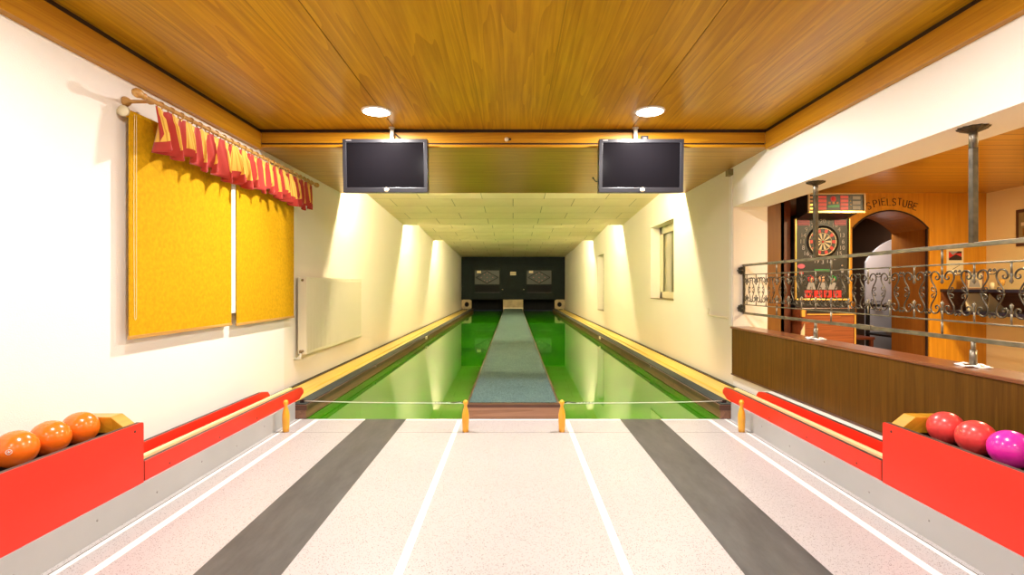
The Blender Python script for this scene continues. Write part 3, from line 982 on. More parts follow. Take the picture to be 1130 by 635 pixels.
monitor(-1.230, -1.190, 'left black wall monitor hanging from the ceiling on a short white pole', -1)
monitor(1.232, 1.203, 'right black wall monitor hanging from the ceiling on a short white pole', 1)
m = MB(); m.box((1.265, 5.05, 2.655), (1.335, 5.08, 2.725), BLACK)
m.box((1.283, 5.046, 2.67), (1.317, 5.05, 2.71), DGREY)
tag(m.build('wall_socket', None, 0.004), 'small black power socket on the wood beam behind the right monitor', 'socket')
m = MB(); m.lathe((-0.065, 5.08, 2.697), [(0.022, 0), (0.020, 0.012), (0.0, 0.018)], STICK, 14, '-Y')
m.box((-0.04, 5.068, 2.689), (-0.02, 5.08, 2.705), BLACK)
tag(m.build('ceiling_sensor'), 'small cream sensor at the middle of the wood beam between the monitors', 'sensor')

# ------------------------------------------------------------------ lanes, carpet run, kerbs
for s, side in ((-1, 'left'), (1, 'right')):
    a, b = sorted((s * 0.43, s * 1.95))
    m = MB(); m.box((a, YT + 0.005, -0.02), (b, 25.9, -0.003), GREEN)
    tag(m.build('bowling_lane'), f'glossy green bowling lane on the {side} side of the carpet strip', 'bowling lane')
t = thing('ball_run', (0, YT, 0), 'raised blue green carpeted strip with brown wood sides running down the middle between the lanes', 'carpeted strip')
m = MB()
m.box((-0.435, YT + 0.02, 0.0), (0.435, 25.02, 0.105), BROWNK, {'-y': BROWNX})
m.build('wooden_side', t)
m = MB()
m.box((-0.440, YT + 0.012, 0.105), (0.440, 4.86, 0.134), BROWND)
for s in (-1, 1):
    m.box((s * 0.418, 4.86, 0.105), (s * 0.440, 25.02, 0.134), BROWND)
m.build('edge_capping', t, 0.003)
m = MB(); m.box((-0.418, 4.86, 0.105), (0.418, 25.02, 0.137), CARPET); m.build('carpet', t)

for s, side in ((-1, 'left'), (1, 'right')):
    t = thing('lane_kerb', (s * 2.0, YT, 0), f'long brown wooden kerb with grey top along the outside of the {side} lane', 'kerb')
    m = MB(); m.box((s * 1.935, YT + 0.012, 0), (s * 2.07, 25.0, 0.080), BROWNK); m.build('kerb_board', t, 0.003)
    m = MB(); m.box((s * 1.925, YT + 0.005, 0.080), (s * 2.075, 25.0, 0.128), BROWND); m.build('kerb_capping', t, 0.003)
    m = MB(); m.box((s * 1.945, YT + 0.03, 0.128), (s * 2.075, 25.0, 0.134), GREYTOP); m.build('grey_cover', t)
    for y in (7.15, 11.3):
        m = MB(); m.lathe((s * 1.925, y, 0.115), [(0.018, 0), (0.016, 0.012), (0, 0.016)], STICK if y > 9 else DGREY, 12, '-X' if s > 0 else 'X')
        if y > 9:
            x0, x1 = sorted((s * 1.90, s * 1.926))
            m.box((x0, y - 0.05, 0.075), (x1, y + 0.05, 0.13), STICK)
        m.build('light_sensor', t)
    # yellow ball return trough beyond the red boards
    t = thing('ball_return_trough', (s * 2.28, 4.9, 0), f'long yellow ball return trough along the {side} wall beside the green lane', 'ball return')
    m = MB()
    m.prism([(s * 2.09, 0.0), (s * 2.09, 0.105), (s * 2.115, 0.105), (s * 2.24, 0.085), (s * 2.262, 0.02), (s * 2.262, 0.0)], 'Y', 5.03, 25.0, YRAIL)
    m.build('trough_board', t)
    m = MB()
    m.prism([(s * 2.27, 0.0), (s * 2.27, 0.02), (s * 2.30, 0.075), (s * 2.45, 0.095), (s * 2.47, 0.095), (s * 2.47, 0.0)], 'Y', 5.03, 25.0, YRAIL)
    m.build('trough_board', t)
    m = MB(); m.box((s * 2.475, 4.98, 0), (s * 2.51, 25.0, 0.108), GREYTOP, {'-x': BROWND, '+x': BROWND}); m.build('dark_edge', t)

# ------------------------------------------------------------------ ball return with red boards, racks, kick plates
def bar_round(y0, y1, z0, z1, c):
    return [(y0, z0), (y1, z0), (y1, z0 + 0.01)] + [(y1 - c * (1 - math.cos(a)), z1 - c + c * math.sin(a)) for a in [k * PI / 2 / 6 for k in range(7)]] + [(y0, z1)]


for s, side in ((-1, 'left'), (1, 'right')):
    m = MB(); m.box((s * 2.03, YB, 0.0), (s * 2.048, 4.77, 0.157), ALU)
    for k in range(14):
        y = 4.6 - k * 0.42
        m.lathe((s * 2.03, y, 0.065 + 0.03 * (k % 2)), [(0.006, 0), (0.005, 0.002), (0, 0.003)], DGREY, 8, '-X' if s > 0 else 'X')
    tag(m.build('kick_plate'), f'pale metal kick plate along the floor under the {side} red ball return', 'kick plate')
    t = thing('ball_return', (s * 2.2, 3.9, 0.0), f'low red ball return boards with cream rails between the {side} rack and the lane', 'ball return')
    m = MB()
    prof = [(2.83, 0.158), (4.90, 0.158), (5.0, 0.20), (5.0, 0.225), (4.95, 0.262), (4.86, 0.268), (2.83, 0.268)]
    m.prism([(max(p[0], 2.846), p[1]) for p in prof], 'X', s * 2.046, s * 2.050, RED, RED)
    m.prism(prof, 'X', s * 2.050, s * 2.074, EDGE, EDGE)
    for k in range(4):
        m.lathe((s * 2.046, 3.05 + k * 0.52, 0.185), [(0.006, 0), (0.004, 0.002), (0, 0.002)], INK, 8, '-X' if s > 0 else 'X')
    m.build('red_front_board', t)
    m = MB()
    prof = [(2.83, 0.0), (5.02, 0.0), (5.02, 0.175), (4.98, 0.212), (4.86, 0.232), (2.83, 0.232)]
    m.prism(prof, 'X', s * 2.385, s * 2.389, RED, RED)
    m.prism(prof, 'X', s * 2.389, s * 2.416, EDGE, EDGE)
    m.build('red_rear_board', t)
    if s > 0:
        m = MB(); m.box((2.418, 2.83, 0.0), (2.548, 4.97, 0.218), WHITE); m.build('white_filler_board', t, 0.003)
    for x in (2.19, 2.285):
        m = MB(); m.box((s * x - 0.02, 2.83, 0.165), (s * x + 0.02, 5.25, 0.20), CRAIL); m.build('cream_rail', t, 0.008)
    m = MB(); m.box((s * 2.085, 2.83, 0.10), (s * 2.383, 4.98, 0.12), RED); m.build('trough_floor', t)
    # rack
    t = thing('ball_rack', (s * 2.2, 2.0, 0), f'tall red ball rack at the {side} edge of the photo holding the bowling balls', 'ball rack')
    m = MB()
    pr = [(YB + 0.3, 0.158), (2.825, 0.158), (2.825, 0.480), (2.822, 0.488), (2.812, 0.492), (YB + 0.3, 0.492)]
    m.prism(pr, 'X', s * 2.038, s * 2.043, RED, RED)
    m.prism(pr, 'X', s * 2.043, s * 2.068, EDGE, EDGE)
    for (y, z) in ((2.76, 0.455), (1.92, 0.45), (1.92, 0.19), (1.1, 0.45), (1.1, 0.19)):
        m.lathe((s * 2.038, y, z), [(0.007, 0), (0.005, 0.002), (0, 0.002)], INK, 10, '-X' if s > 0 else 'X')
    m.build('red_side_panel', t)
    m = MB(); m.box((s * 2.40, YB + 0.3, 0.0), (s * 2.42, 2.80, 0.46), EDGE); m.build('rear_panel', t)
    m = MB(); m.box((s * 2.06, 2.805, 0.32), (s * 2.42, 2.825, 0.47), EDGE); m.build('end_panel', t)
    m = MB(); m.box((s * 2.06, YB + 0.3, 0.36), (s * 2.40, 2.80, 0.378), BROWND)
    for x in (2.165, 2.285):
        m.box((s * x - 0.018, YB + 0.3, 0.378), (s * x + 0.018, 2.70, 0.442), EDGE)
    m.build('ball_shelf', t)
    m = MB()
    m.prism([(s * 2.065, 0.46), (s * 2.068, 0.492), (s * 2.135, 0.545), (s * 2.36, 0.545), (s * 2.40, 0.50), (s * 2.40, 0.46)], 'Y', 2.715, 2.80, WEDGE)
    m.build('stop_block', t, 0.003)
    # balls
    names = {(-1, 0): ('glossy orange bowling ball next to the wooden block of the left rack', ORB), (-1, 1): ('middle glossy orange bowling ball in the left rack', ORB),
             (-1, 2): ('orange bowling ball cut by the left photo edge, with a white ring mark', ORB),
             (1, 0): ('coral red bowling ball next to the wooden block of the right rack', REDB), (1, 1): ('coral red bowling ball between the other red ball and the magenta one', REDB),
             (1, 2): ('magenta bowling ball at the right edge of the photo', MAGB)}
    for k in range(3):
        lab, bm_ = names[(s, k)]
        y = 2.630 - 0.170 * k
        m = MB()
        R = 0.082
        nn = 24
        m.lathe((s * 2.225, y, 0.511), [(R * math.sin(PI * i / nn), -R * math.cos(PI * i / nn)) for i in range(nn + 1)], bm_, 48)
        o = m.build('bowling_ball', None, loc=(s * 2.225, y, 0.511))
        tag(o, lab, 'bowling ball', 'orange balls in the left rack' if s < 0 else 'balls in the right rack')
        if s < 0 and k == 2:
            # small white ring mark facing the room
            d = Vector((0.45, -0.82, 0.10)).normalized()
            u = d.cross(Vector((0, 0, 1))).normalized(); w = u.cross(d)
            mm = MB()
            cc = d * (R * 0.992)
            mm.tube([cc + (u * math.cos(a) + w * math.sin(a)) * 0.0105 for a in [2 * PI * i / 20 for i in range(20)]], 0.0012, LACE, 6, closed=True)
            for a in (0.5, 1.6, 2.7):
                mm.tube([cc + (u * math.cos(a) + w * math.sin(a)) * 0.007 + d * 0.001, cc - (u * math.cos(a) + w * math.sin(a)) * 0.007 + d * 0.001], 0.001, LACE, 5)
            e = mm.build('ring_mark'); e.parent = o

# ------------------------------------------------------------------ pin shaped posts and cables
def post(x, y, label):
    m = MB()
    prof = [(0.0, 0.272), (0.010, 0.270), (0.018, 0.262), (0.0215, 0.25), (0.019, 0.236), (0.0125, 0.224), (0.0135, 0.21), (0.022, 0.185),
            (0.029, 0.15), (0.0305, 0.12), (0.0295, 0.08), (0.027, 0.03), (0.0265, 0.0)]
    m.lathe((x, y, 0), list(reversed(prof)), PINW, 28)
    o = m.build('wooden_post', None, loc=(x, y, 0))
    tag(o, label, 'post', 'pin shaped posts at the foul line')


post(-1.935, 4.36, 'yellow pin shaped wooden post in front of the left kerb')
post(-0.405, 4.36, 'yellow pin shaped wooden post at the left corner of the carpet strip')
post(0.415, 4.36, 'yellow pin shaped wooden post at the right corner of the carpet strip')
post(1.945, 4.36, 'yellow pin shaped wooden post in front of the right kerb')
for s, side in ((-1, 'left'), (1, 'right')):
    xi = -0.40 if s < 0 else 0.41
    p0, p1 = Vector((xi + s * 0.022, 4.36, 0.243)), Vector((s * 2.0, 4.86, 0.150))
    m = MB()
    m.tube([p0.lerp(p1, k / 12) + Vector((0, 0, -0.006 * math.sin(PI * k / 12))) for k in range(13)], 0.0045, WIREM, 8)
    for k in range(5):
        c = p0.lerp(p1, 0.09 + 0.018 * k)
        m.tube([c + Vector((0.004, 0, 0.010)), c + Vector((-0.006 * s, 0, -0.012))], 0.004, CABLE, 6)
    m.tube([p0, p0 + Vector((s * 0.03, 0, 0.012)), p0.lerp(p1, 0.07)], 0.004, CABLE, 6)
    m.box((p1.x - 0.02, 4.85, 0.134), (p1.x + 0.02, 4.88, 0.162), BLACK)
    tag(m.build('barrier_cable'), f'thin pale cable stretched across the front of the {side} green lane', 'cable')

# ------------------------------------------------------------------ pin deck front
t = thing('pin_deck_cover', (0, YP, 0.57), 'black board wall with two display windows at the far end of the lanes', 'pin deck cover')
m = MB(); m.box((-WX + 0.002, YP, 0.58), (WX - 0.002, YP + 0.1, 2.685), PITBLK); m.build('cover_board', t)
for cx, hx in ((-1.28, -0.52), (1.28, 0.52)):
    m = MB()
    m.box((cx - 0.70, YP - 0.02, 0.62), (cx + 0.70, YP, 2.20), PITBLK)
    d = m.build('cover_door', t, 0.006)
    m = MB()
    m.box((cx - 0.60, YP - 0.03, 1.33), (cx + 0.60, YP - 0.015, 2.01), PITGL)
    for (a, b) in (((-0.54, 1.67), (0, 1.97)), ((0, 1.97), (0.54, 1.67)), ((0.54, 1.67), (0, 1.37)), ((0, 1.37), (-0.54, 1.67))):
        m.tube([(cx + a[0], YP - 0.036, a[1]), (cx + b[0], YP - 0.036, b[1])], 0.018, PITBLK, 6)
    m.box((cx - 0.50, YP - 0.036, 1.88), (cx - 0.30, YP - 0.029, 2.0), PAPER)
    m.build('display_glass', d)
    for (dx, dz) in ((0, 0.24), (-0.14, 0.16), (0.14, 0.16), (-0.28, 0.0), (0, 0.0), (0.28, 0.0), (-0.14, -0.16), (0.14, -0.16), (0, -0.24)):
        m = MB(); m.lathe((cx + dx * 1.0, YP - 0.03, 1.67 + dz * 0.9), [(0.022, 0), (0.016, 0.015), (0, 0.02)], LAMPOFF, 12, '-Y')
        m.build('pin_lamp', d)
    m = MB(); m.box((cx - 0.60, YP - 0.026, 0.93), (cx + 0.60, YP - 0.015, 1.27), LOWP)
    m.box((cx - 0.62, YP - 0.034, 0.915), (cx + 0.62, YP - 0.02, 0.935), BEZEL)
    m.build('lower_panel', d)
    m = MB(); m.lathe((hx * 1.0, YP, 1.07), [(0.03, 0), (0.04, 0.03), (0.03, 0.05), (0, 0.055)], CHROME, 14, '-Y'); m.build('knob', t)
m = MB(); m.box((-0.14, YP - 0.008, 1.78), (0.14, YP, 1.95), PAPER)
m.box((-0.11, YP - 0.010, 1.86), (0.11, YP - 0.008, 1.875), INK); m.box((-0.11, YP - 0.010, 1.82), (0.11, YP - 0.008, 1.832), INK)
m.build('yellow_notice', t)
for s, side in ((-1, 'left'), (1, 'right')):
    m = MB()
    cx = s * 2.28
    hole = [(cx + 0.10 * math.cos(a), 0.34 + 0.11 * math.sin(a)) for a in [2 * PI * i / 20 for i in range(20)]]
    x0, x1 = sorted((s * 2.045, s * 2.548))
    # board with a round hole: outer ring quads mapped to the circle
    outer = []
    for a in [2 * PI * i / 20 for i in range(20)]:
        ca, sa = math.cos(a), math.sin(a)
        k = min(((x1 - x0) / 2) / abs(ca) if abs(ca) > 1e-6 else 9, 0.235 / abs(sa) if abs(sa) > 1e-6 else 9)
        outer.append(((x0 + x1) / 2 + ca * k, 0.345 + sa * k))
    n0 = len(m.v)
    for P in (outer, hole):
        for yy in (YP - 0.02, YP + 0.01):
            m.v += [(p[0], yy, p[1]) for p in P]
    for i in range(20):
        j = (i + 1) % 20
        m.face((n0 + i, n0 + j, n0 + 40 + j, n0 + 40 + i), BEIGE)
        m.face((n0 + 40 + i, n0 + 40 + j, n0 + 60 + j, n0 + 60 + i), VOID)
    m.tube([(p[0], YP - 0.024, p[1]) for p in hole], 0.014, EDGE, 6, closed=True)
    m.box((x0, YP + 0.25, 0.11), (x1, YP + 0.28, 0.58), VOID)
    tag(m.build('ball_hatch'), f'beige board with a round ball hole at the far end of the {side} return trough', 'hatch')
m = MB(); m.box((-0.49, 25.06, 0.0), (0.49, 25.5, 0.58), BEIGE)
m.box((-0.49, 25.03, 0.13), (0.49, 25.06, 0.19), STICK)
tag(m.build('pit_divider', None, 0.006), 'beige divider box between the two dark pits at the end of the carpet strip', 'divider')

# ------------------------------------------------------------------ parapet panel and ledge
t = thing('parapet_cladding', (2.53, 1.0, 0.23), 'dark olive brown veneered cladding on the parapet below the iron railing', 'parapet')
m = MB(); m.box((2.52, YB, 0.235), (2.55, 5.90, 0.752), PANELW); m.build('veneer_panel', t)
m = MB(); m.box((2.512, YB, 0.222), (2.55, 5.905, 0.237), BROWND); m.build('bottom_strip', t)
m = MB(); m.box((2.510, YB, 0.753), (2.745, 5.925, 0.776), LEDGE); tag(m.build('parapet_ledge', None, 0.005), 'long reddish brown wooden ledge on top of the parapet under the iron railing', 'ledge')

# ------------------------------------------------------------------ wrought iron railing
RX = 2.665
t = thing('iron_railing', (RX, 4.0, 0.78), 'wrought iron railing with scrollwork standing on the parapet in front of the bar', 'railing')


def rail(z, w, h, name, mat=IRONL, y1=5.925):
    m = MB(); m.box((RX - w / 2, YB + 0.1, z - h / 2), (RX + w / 2, y1, z + h / 2), mat); m.build(name, t, 0.002)


rail(1.480, 0.022, 0.026, 'top_rail')
rail(1.372, 0.012, 0.010, 'thin_rail')
rail(1.028, 0.012, 0.010, 'thin_rail')
rail(0.930, 0.022, 0.026, 'bottom_rail')
m = MB(); m.box((RX - 0.011, 5.90, 0.93), (RX + 0.011, 5.925, 1.49), IRON); m.build('end_bar', t, 0.002)
for z in (1.42, 0.985):
    m = MB()
    c = (RX - 0.03, 5.915, z)
    m.lathe(c, [(0.0, 0.03), (0.018, 0.025), (0.024, 0.01), (0.018, 0.0)], IRON, 12, '-Y')
    for k in range(8):
        a = k * PI / 4
        m.lathe((c[0] + 0.032 * math.cos(a), c[1], c[2] + 0.032 * math.sin(a)), [(0.0, 0.02), (0.011, 0.015), (0.016, 0.0), (0.012, -0.01)], IRON, 8, '-Y')
    m.build('rosette', t)


def spiral(cy, cz, r0, r1, a0, a1, n=14):
    return [(cy + (r0 + (r1 - r0) * i / n) * math.cos(a0 + (a1 - a0) * i / n), cz + (r0 + (r1 - r0) * i / n) * math.sin(a0 + (a1 - a0) * i / n)) for i in range(n + 1)]


def bez(p0, p1, p2, p3, n=10):
    out = []
    for i in range(n + 1):
        u = i / n
        out.append(tuple((1 - u) ** 3 * p0[k] + 3 * (1 - u) ** 2 * u * p1[k] + 3 * (1 - u) * u * u * p2[k] + u ** 3 * p3[k] for k in range(2)))
    return out


def scroll_module():
    """scrollwork around one upright, in local (y, z), z 0 at mid height"""
    m = MB()

    def T(pts, r=0.0050):
        k = len(pts)
        rad = [r * (0.75 + 0.25 * math.sin(PI * i / (k - 1))) for i in range(k)]
        m.tube([(0, p[0], p[1]) for p in pts], rad, IRON, 6)
    for s in (-1, 1):
        for v in (-1, 1):
            # inner curl, over the top and in towards the waist
            cur = spiral(0.042, 0.100, 0.004, 0.019, -0.6 * PI - 2 * PI, -0.6 * PI - PI * 0.95 + PI * 0.95, 16)
            cur = spiral(0.040, 0.096, 0.005, 0.020, 2.35 * PI, 1.0 * PI, 14)
            over = bez(cur[-1], (0.020, 0.135), (0.080, 0.150), (0.086, 0.100), 10)
            body = bez(over[-1], (0.088, 0.062), (0.046, 0.045), (0.042, 0.0), 10)
            T([(s * a, v * b) for a, b in cur + over[1:] + body[1:]])
            # small curl from the waist outwards
            c2 = bez((0.044, 0.006), (0.052, 0.006), (0.062, 0.004), (0.070, 0.010), 6)
            sp = spiral(0.070, 0.024, 0.014, 0.005, -0.5 * PI, 1.2 * PI, 12)
            T([(s * a, v * b) for a, b in c2 + sp[1:]], 0.0034)
            # outer horn at the top running to the neighbour
            c3 = bez((0.084, 0.110), (0.088, 0.135), (0.097, 0.142), (0.104, 0.132), 8)
            sp = spiral(0.099, 0.130, 0.008, 0.003, 0.0, -1.4 * PI, 8)
            T([(s * a, v * b) for a, b in c3 + sp[1:]], 0.0034)
            c4 = bez((0.080, 0.122), (0.092, 0.108), (0.102, 0.106), (0.111, 0.106), 6)
            T([(s * a, v * b) for a, b in c4], 0.0030)
    for v in (-1, 1):
        m.tube([(0, 0, v * 0.172), (0, 0, v * 0.10)], 0.0055, IRONL, 6)
        m.tube([(0, 0, v * 0.112), (0, 0, v * 0.104), (0, 0, v * 0.085), (0, 0, v * 0.066), (0, 0, v * 0.052)], [0.005, 0.010, 0.005, 0.011, 0.001], IRONL, 8)
    return m


mods = [3.18 + 0.2215 * k for k in range(-10, 13)]
smb = scroll_module()
first = smb.build('scrollwork', t)
zc = 1.20
off = world_loc(t)
for i, y in enumerate(mods):
    o = first if i == 0 else first.copy()
    if i:
        C.objects.link(o)
        o.parent = t
    o.location = Vector((RX, y, zc)) - off
for y in (5.178, 4.29, 3.18, 2.07):
    for (za, zb) in ((1.375, 1.47), (0.94, 1.025)):
        m = MB(); m.tube([(RX, y, za), (RX, y, zb)], 0.0065, IRONL, 8); m.build('long_upright', t)
for y in (4.51, 2.965, 1.4):
    m = MB()
    m.box((RX - 0.016, y - 0.016, 1.49), (RX + 0.016, y + 0.016, 2.07), IRON)
    m.build('ceiling_post', t, 0.002)
    m = MB()
    m.tube([(RX, y, 2.04), (RX, y, 2.15)], 0.021, IRONL, 14)
    nP = 24
    base = len(m.v)
    for (r, h) in ((0.075, 2.159), (0.070, 2.150), (0.024, 2.130)):
        for j in range(nP):
            a = 2 * PI * j / nP
            rr = r * (1 + (0.06 if j % 2 else -0.06))
            m.v.append((RX + rr * math.cos(a), y + rr * math.sin(a), h))
    for i in range(2):
        for j in range(nP):
            j2 = (j + 1) % nP
            m.face((base + i * nP + j2, base + i * nP + j, base + (i + 1) * nP + j, base + (i + 1) * nP + j2), IRON)
    m.face([base + j for j in range(nP)], IRON)
    m.face([base + 2 * nP + j for j in range(nP - 1, -1, -1)], IRON)
    m.build('fluted_flange', t)
    m = MB()
    m.tube([(RX, y, 0.92), (RX, y, 0.86)], 0.012, IRONL, 12)
    m.tube([(RX, y, 0.87), (RX, y, 0.79)], 0.018, IRONL, 12)
    m.lathe((RX, y, 0.778), [(0.045, 0), (0.036, 0.008), (0.018, 0.012)], CHROME, 20)
    m.build('foot', t)
m = MB(); m.box((RX - 0.016, 3.80, 0.912), (RX + 0.016, 3.96, 0.948), IRONL); m.build('rail_sleeve', t, 0.002)
for y, lab in ((2.965, 'small white lace doily round the railing foot near the right edge of the photo'), (4.51, 'small white lace doily round the far railing foot on the ledge')):
    m = MB()
    n = 40
    base = len(m.v)
    rr = [0.047, 0.06, 0.075]
    for q_, r in enumerate(rr):
        for j in range(n):
            a = 2 * PI * j / n
            w = r + (0.008 * math.sin(8 * a) if q_ == 2 else 0)
            m.v.append((RX + w * math.cos(a) * 0.9, y + w * math.sin(a) * 1.3, 0.7775 + 0.004 * math.sin(5 * a + q_) + 0.006 * (q_ == 1) + 0.003))
    for i in range(2):
        for j in range(n):
            j2 = (j + 1) % n
            m.face((base + i * n + j, base + (i + 1) * n + j, base + (i + 1) * n + j2, base + i * n + j2), LACE, True)
    o = m.build('lace_doily'); sm = o.modifiers.new('thickness', 'SOLIDIFY'); sm.thickness = 0.002
    tag(o, lab, 'doily')

# ------------------------------------------------------------------ dart machine
def text_mesh(txt, size, mat, name, loc, parent, extrude=0.001):
    cu = bpy.data.curves.new(name, 'FONT'); cu.body = txt; cu.size = size; cu.extrude = extrude
    cu.align_x = 'CENTER'; cu.align_y = 'CENTER'
    o = bpy.data.objects.new(name, cu); C.objects.link(o)
    bpy.context.view_layer.update()
    me = bpy.data.meshes.new_from_object(o.evaluated_get(bpy.context.evaluated_depsgraph_get()))
    C.objects.unlink(o); bpy.data.objects.remove(o)
    return me


def text_into(m, txt, size, cx, cy, cz, mat):
    me = text_mesh(txt, size, mat, 'letters', None, None, 0.0)
    n = len(m.v)
    for v in me.vertices:
        m.v.append((cx + v.co.x, cy, cz + v.co.y))
    for p in me.polygons:
        m.face([n + i for i in p.vertices], mat)
    bpy.data.meshes.remove(me)


MX, MY = 3.715, 6.16
t = thing('dart_machine', (MX, MY + 0.2, 0), 'black electronic dart machine with brass trim and a lit scoreboard in the bar', 'dart machine')
m = MB()
m.box((MX - 0.32, MY, 0.98), (MX + 0.32, MY + 0.38, 2.07), DBLACK)
m.build('cabinet', t, 0.004)
m = MB()
for s in (-1, 1):
    m.box((MX + s * 0.322 - 0.008, MY - 0.02, 1.07), (MX + s * 0.322 + 0.008, MY + 0.01, 2.05), GOLD)
m.box((MX - 0.33, MY - 0.02, 1.07), (MX + 0.33, MY + 0.01, 1.088), GOLD)
m.build('brass_frame', t, 0.003)
# board
bz = 1.775; bx = MX + 0.008; by = MY - 0.004
d = MB(); d.lathe((bx, by + 0.004, bz), [(0.195, 0), (0.195, 0.003), (0, 0.003)], DBLACK, 48, '-Y')
board = d.build('dartboard', t)
m = MB()
radii = [0.016, 0.075, 0.095, 0.135, 0.158]
for k in range(20):
    a0 = 2 * PI * (k - 0.5) / 20 + 0.012; a1 = 2 * PI * (k + 0.5) / 20 - 0.012
    for q_, (ra, rb) in enumerate(((0.014, 0.098), (0.101, 0.108), (0.112, 0.152), (0.155, 0.166))):
        col = (DCREAM if k % 2 else DBLACK, DCREAM, DREDS if k % 2 else DBLACK, DCREAM)[q_]
        n = len(m.v)
        for r in (ra, rb):
            for i in range(4):
                a = a0 + (a1 - a0) * i / 3
                m.v.append((bx + r * math.sin(a), by - 0.001, bz + r * math.cos(a)))
        for i in range(3):
            m.face((n + i, n + i + 1, n + 4 + i + 1, n + 4 + i), col)
m.lathe((bx, by, bz), [(0.013, 0), (0.013, 0.004), (0, 0.004)], DREDS, 16, '-Y')
m.build('board_segments', board)
m = MB()
for k, num in enumerate((20, 1, 18, 4, 13, 6, 10, 15, 2, 17, 3, 19, 7, 16, 8, 11, 14, 9, 12, 5)):
    a = 2 * PI * k / 20
    r = 0.245
    text_into(m, str(num), 0.072, bx + r * math.sin(a), MY - 0.003, bz + r * math.cos(a), NUMP)
m.build('board_numbers', t)
for s in (-1, 1):
    m = MB(); m.box((MX + s * 0.22 - 0.07, MY - 0.004, 1.975), (MX + s * 0.22 + 0.07, MY, 2.035), DPINK)
    for k in range(3):
        m.box((MX + s * 0.22 - 0.068, MY - 0.005, 1.985 + k * 0.018), (MX + s * 0.22 + 0.068, MY - 0.003, 1.991 + k * 0.018), DBLACK)
    m.build('header_print', t)
m = MB(); m.box((MX - 0.09, MY - 0.006, 1.415), (MX + 0.09, MY, 1.445), DGREEN); m.build('green_print', t)
m = MB(); m.prism([(MX - 0.25 + 0.045 * math.cos(a), 1.48 + 0.028 * math.sin(a)) for a in [PI * i / 10 for i in range(20)]], 'Y', MY - 0.004, MY, DPINK)
m.build('oval_print', t)
m = MB(); m.box((MX - 0.27, MY - 0.005, 1.39), (MX - 0.225, MY, 1.42), DREDS); m.build('red_print', t)
# three printed figures in red shirts and coin slot
m = MB()
for k, dx in enumerate((-0.13, 0.0, 0.13)):
    m.lathe((MX + dx, MY, 1.33), [(0.042, 0), (0.040, 0.004), (0, 0.006)], (DREDS, SKINP, DGREEN)[k], 18, '-Y')
    m.lathe((MX + dx, MY - 0.006, 1.318), [(0.024, 0), (0.022, 0.004), (0, 0.006)], SKINP, 14, '-Y')
    m.prism([(MX + dx - 0.055, 1.20), (MX + dx + 0.055, 1.20), (MX + dx + 0.03, 1.285), (MX + dx - 0.03, 1.285)], 'Y', MY - 0.004, MY, DGREY)
m.build('player_print', t)
m = MB()
for k in range(4):
    x = MX - 0.21 + k * 0.115
    m.box((x, MY - 0.006, 1.105), (x + 0.095, MY, 1.19), DREDS)
    m.box((x + 0.035, MY - 0.008, 1.125), (x + 0.058, MY - 0.004, 1.14 if k % 2 else 1.16), DBLACK)
m.build('red_buttons', t)
m = MB(); m.prism([(MX + 0.22, 1.45), (MX + 0.26, 1.45), (MX + 0.25, 1.40), (MX + 0.23, 1.40)], 'Y', MY - 0.01, MY, DGREY)
m.lathe((MX + 0.24, MY, 1.49), [(0.014, 0), (0.01, 0.01), (0, 0.012)], CHROME, 12, '-Y')
m.build('coin_slot', t)
# scoreboard
SY = 5.90
m = MB()
m.box((MX - 0.31, SY, 2.095), (MX + 0.325, SY + 0.26, 2.305), DBLACK)
m.prism([(SY + 0.02, 2.10), (SY + 0.55, 2.10), (SY + 0.55, 2.02), (SY + 0.27, 2.045)], 'X', MX - 0.30, MX + 0.30, DBLACK)
sb = m.build('scoreboard', t, 0.003)
m = MB()
m.box((MX - 0.318, SY - 0.02, 2.083), (MX + 0.333, SY + 0.005, 2.106), GOLD)
m.box((MX - 0.318, SY - 0.014, 2.298), (MX + 0.333, SY + 0.005, 2.308), DCREAM)
for s in (-1, 1):
    m.box((MX + 0.0075 + s * 0.32 - 0.006, SY - 0.02, 2.09), (MX + 0.0075 + s * 0.32 + 0.006, SY + 0.005, 2.305), DCREAM)
m.build('scoreboard_frame', sb, 0.002)
m = MB()
for k in range(4):
    z = 2.120 + k * 0.043
    m.box((MX - 0.20, SY - 0.004, z), (MX - 0.105, SY, z + 0.034), DREDS)
    m.box((MX + 0.055, SY - 0.004, z), (MX + 0.145, SY, z + 0.034), DREDS)
    for j in range(2):
        m.lathe((MX + 0.175 - 0.4 * j, SY, z + 0.018), [(0.009, 0), (0, 0.004)], DCREAM, 8, '-Y')
    m.box((MX - 0.295, SY - 0.004, z + 0.004), (MX - 0.235, SY, z + 0.026), (GOLD if k < 2 else SKINP))
for k in range(3):
    z = 2.125 + k * 0.057
    m.box((MX + 0.195, SY - 0.004, z), (MX + 0.285, SY, z + 0.038), DGREY)
m.lathe((MX - 0.025, SY, 2.245), [(0.036, 0), (0.034, 0.003), (0.022, 0.004)], DPINK, 20, '-Y')
m.lathe((MX - 0.025, SY - 0.004, 2.245), [(0.022, 0), (0.018, 0.003), (0, 0.004)], DREDS, 16, '-Y')
m.prism([(MX - 0.09, 2.145), (MX + 0.04, 2.150), (MX + 0.04, 2.182), (MX - 0.09, 2.170)], 'Y', SY - 0.005, SY, DGREEN)
for dx in (-0.07, -0.025, 0.02):
    m.box((MX + dx - 0.012, SY - 0.004, 2.188), (MX + dx + 0.012, SY, 2.212), SKINP)
m.build('score_display', sb)
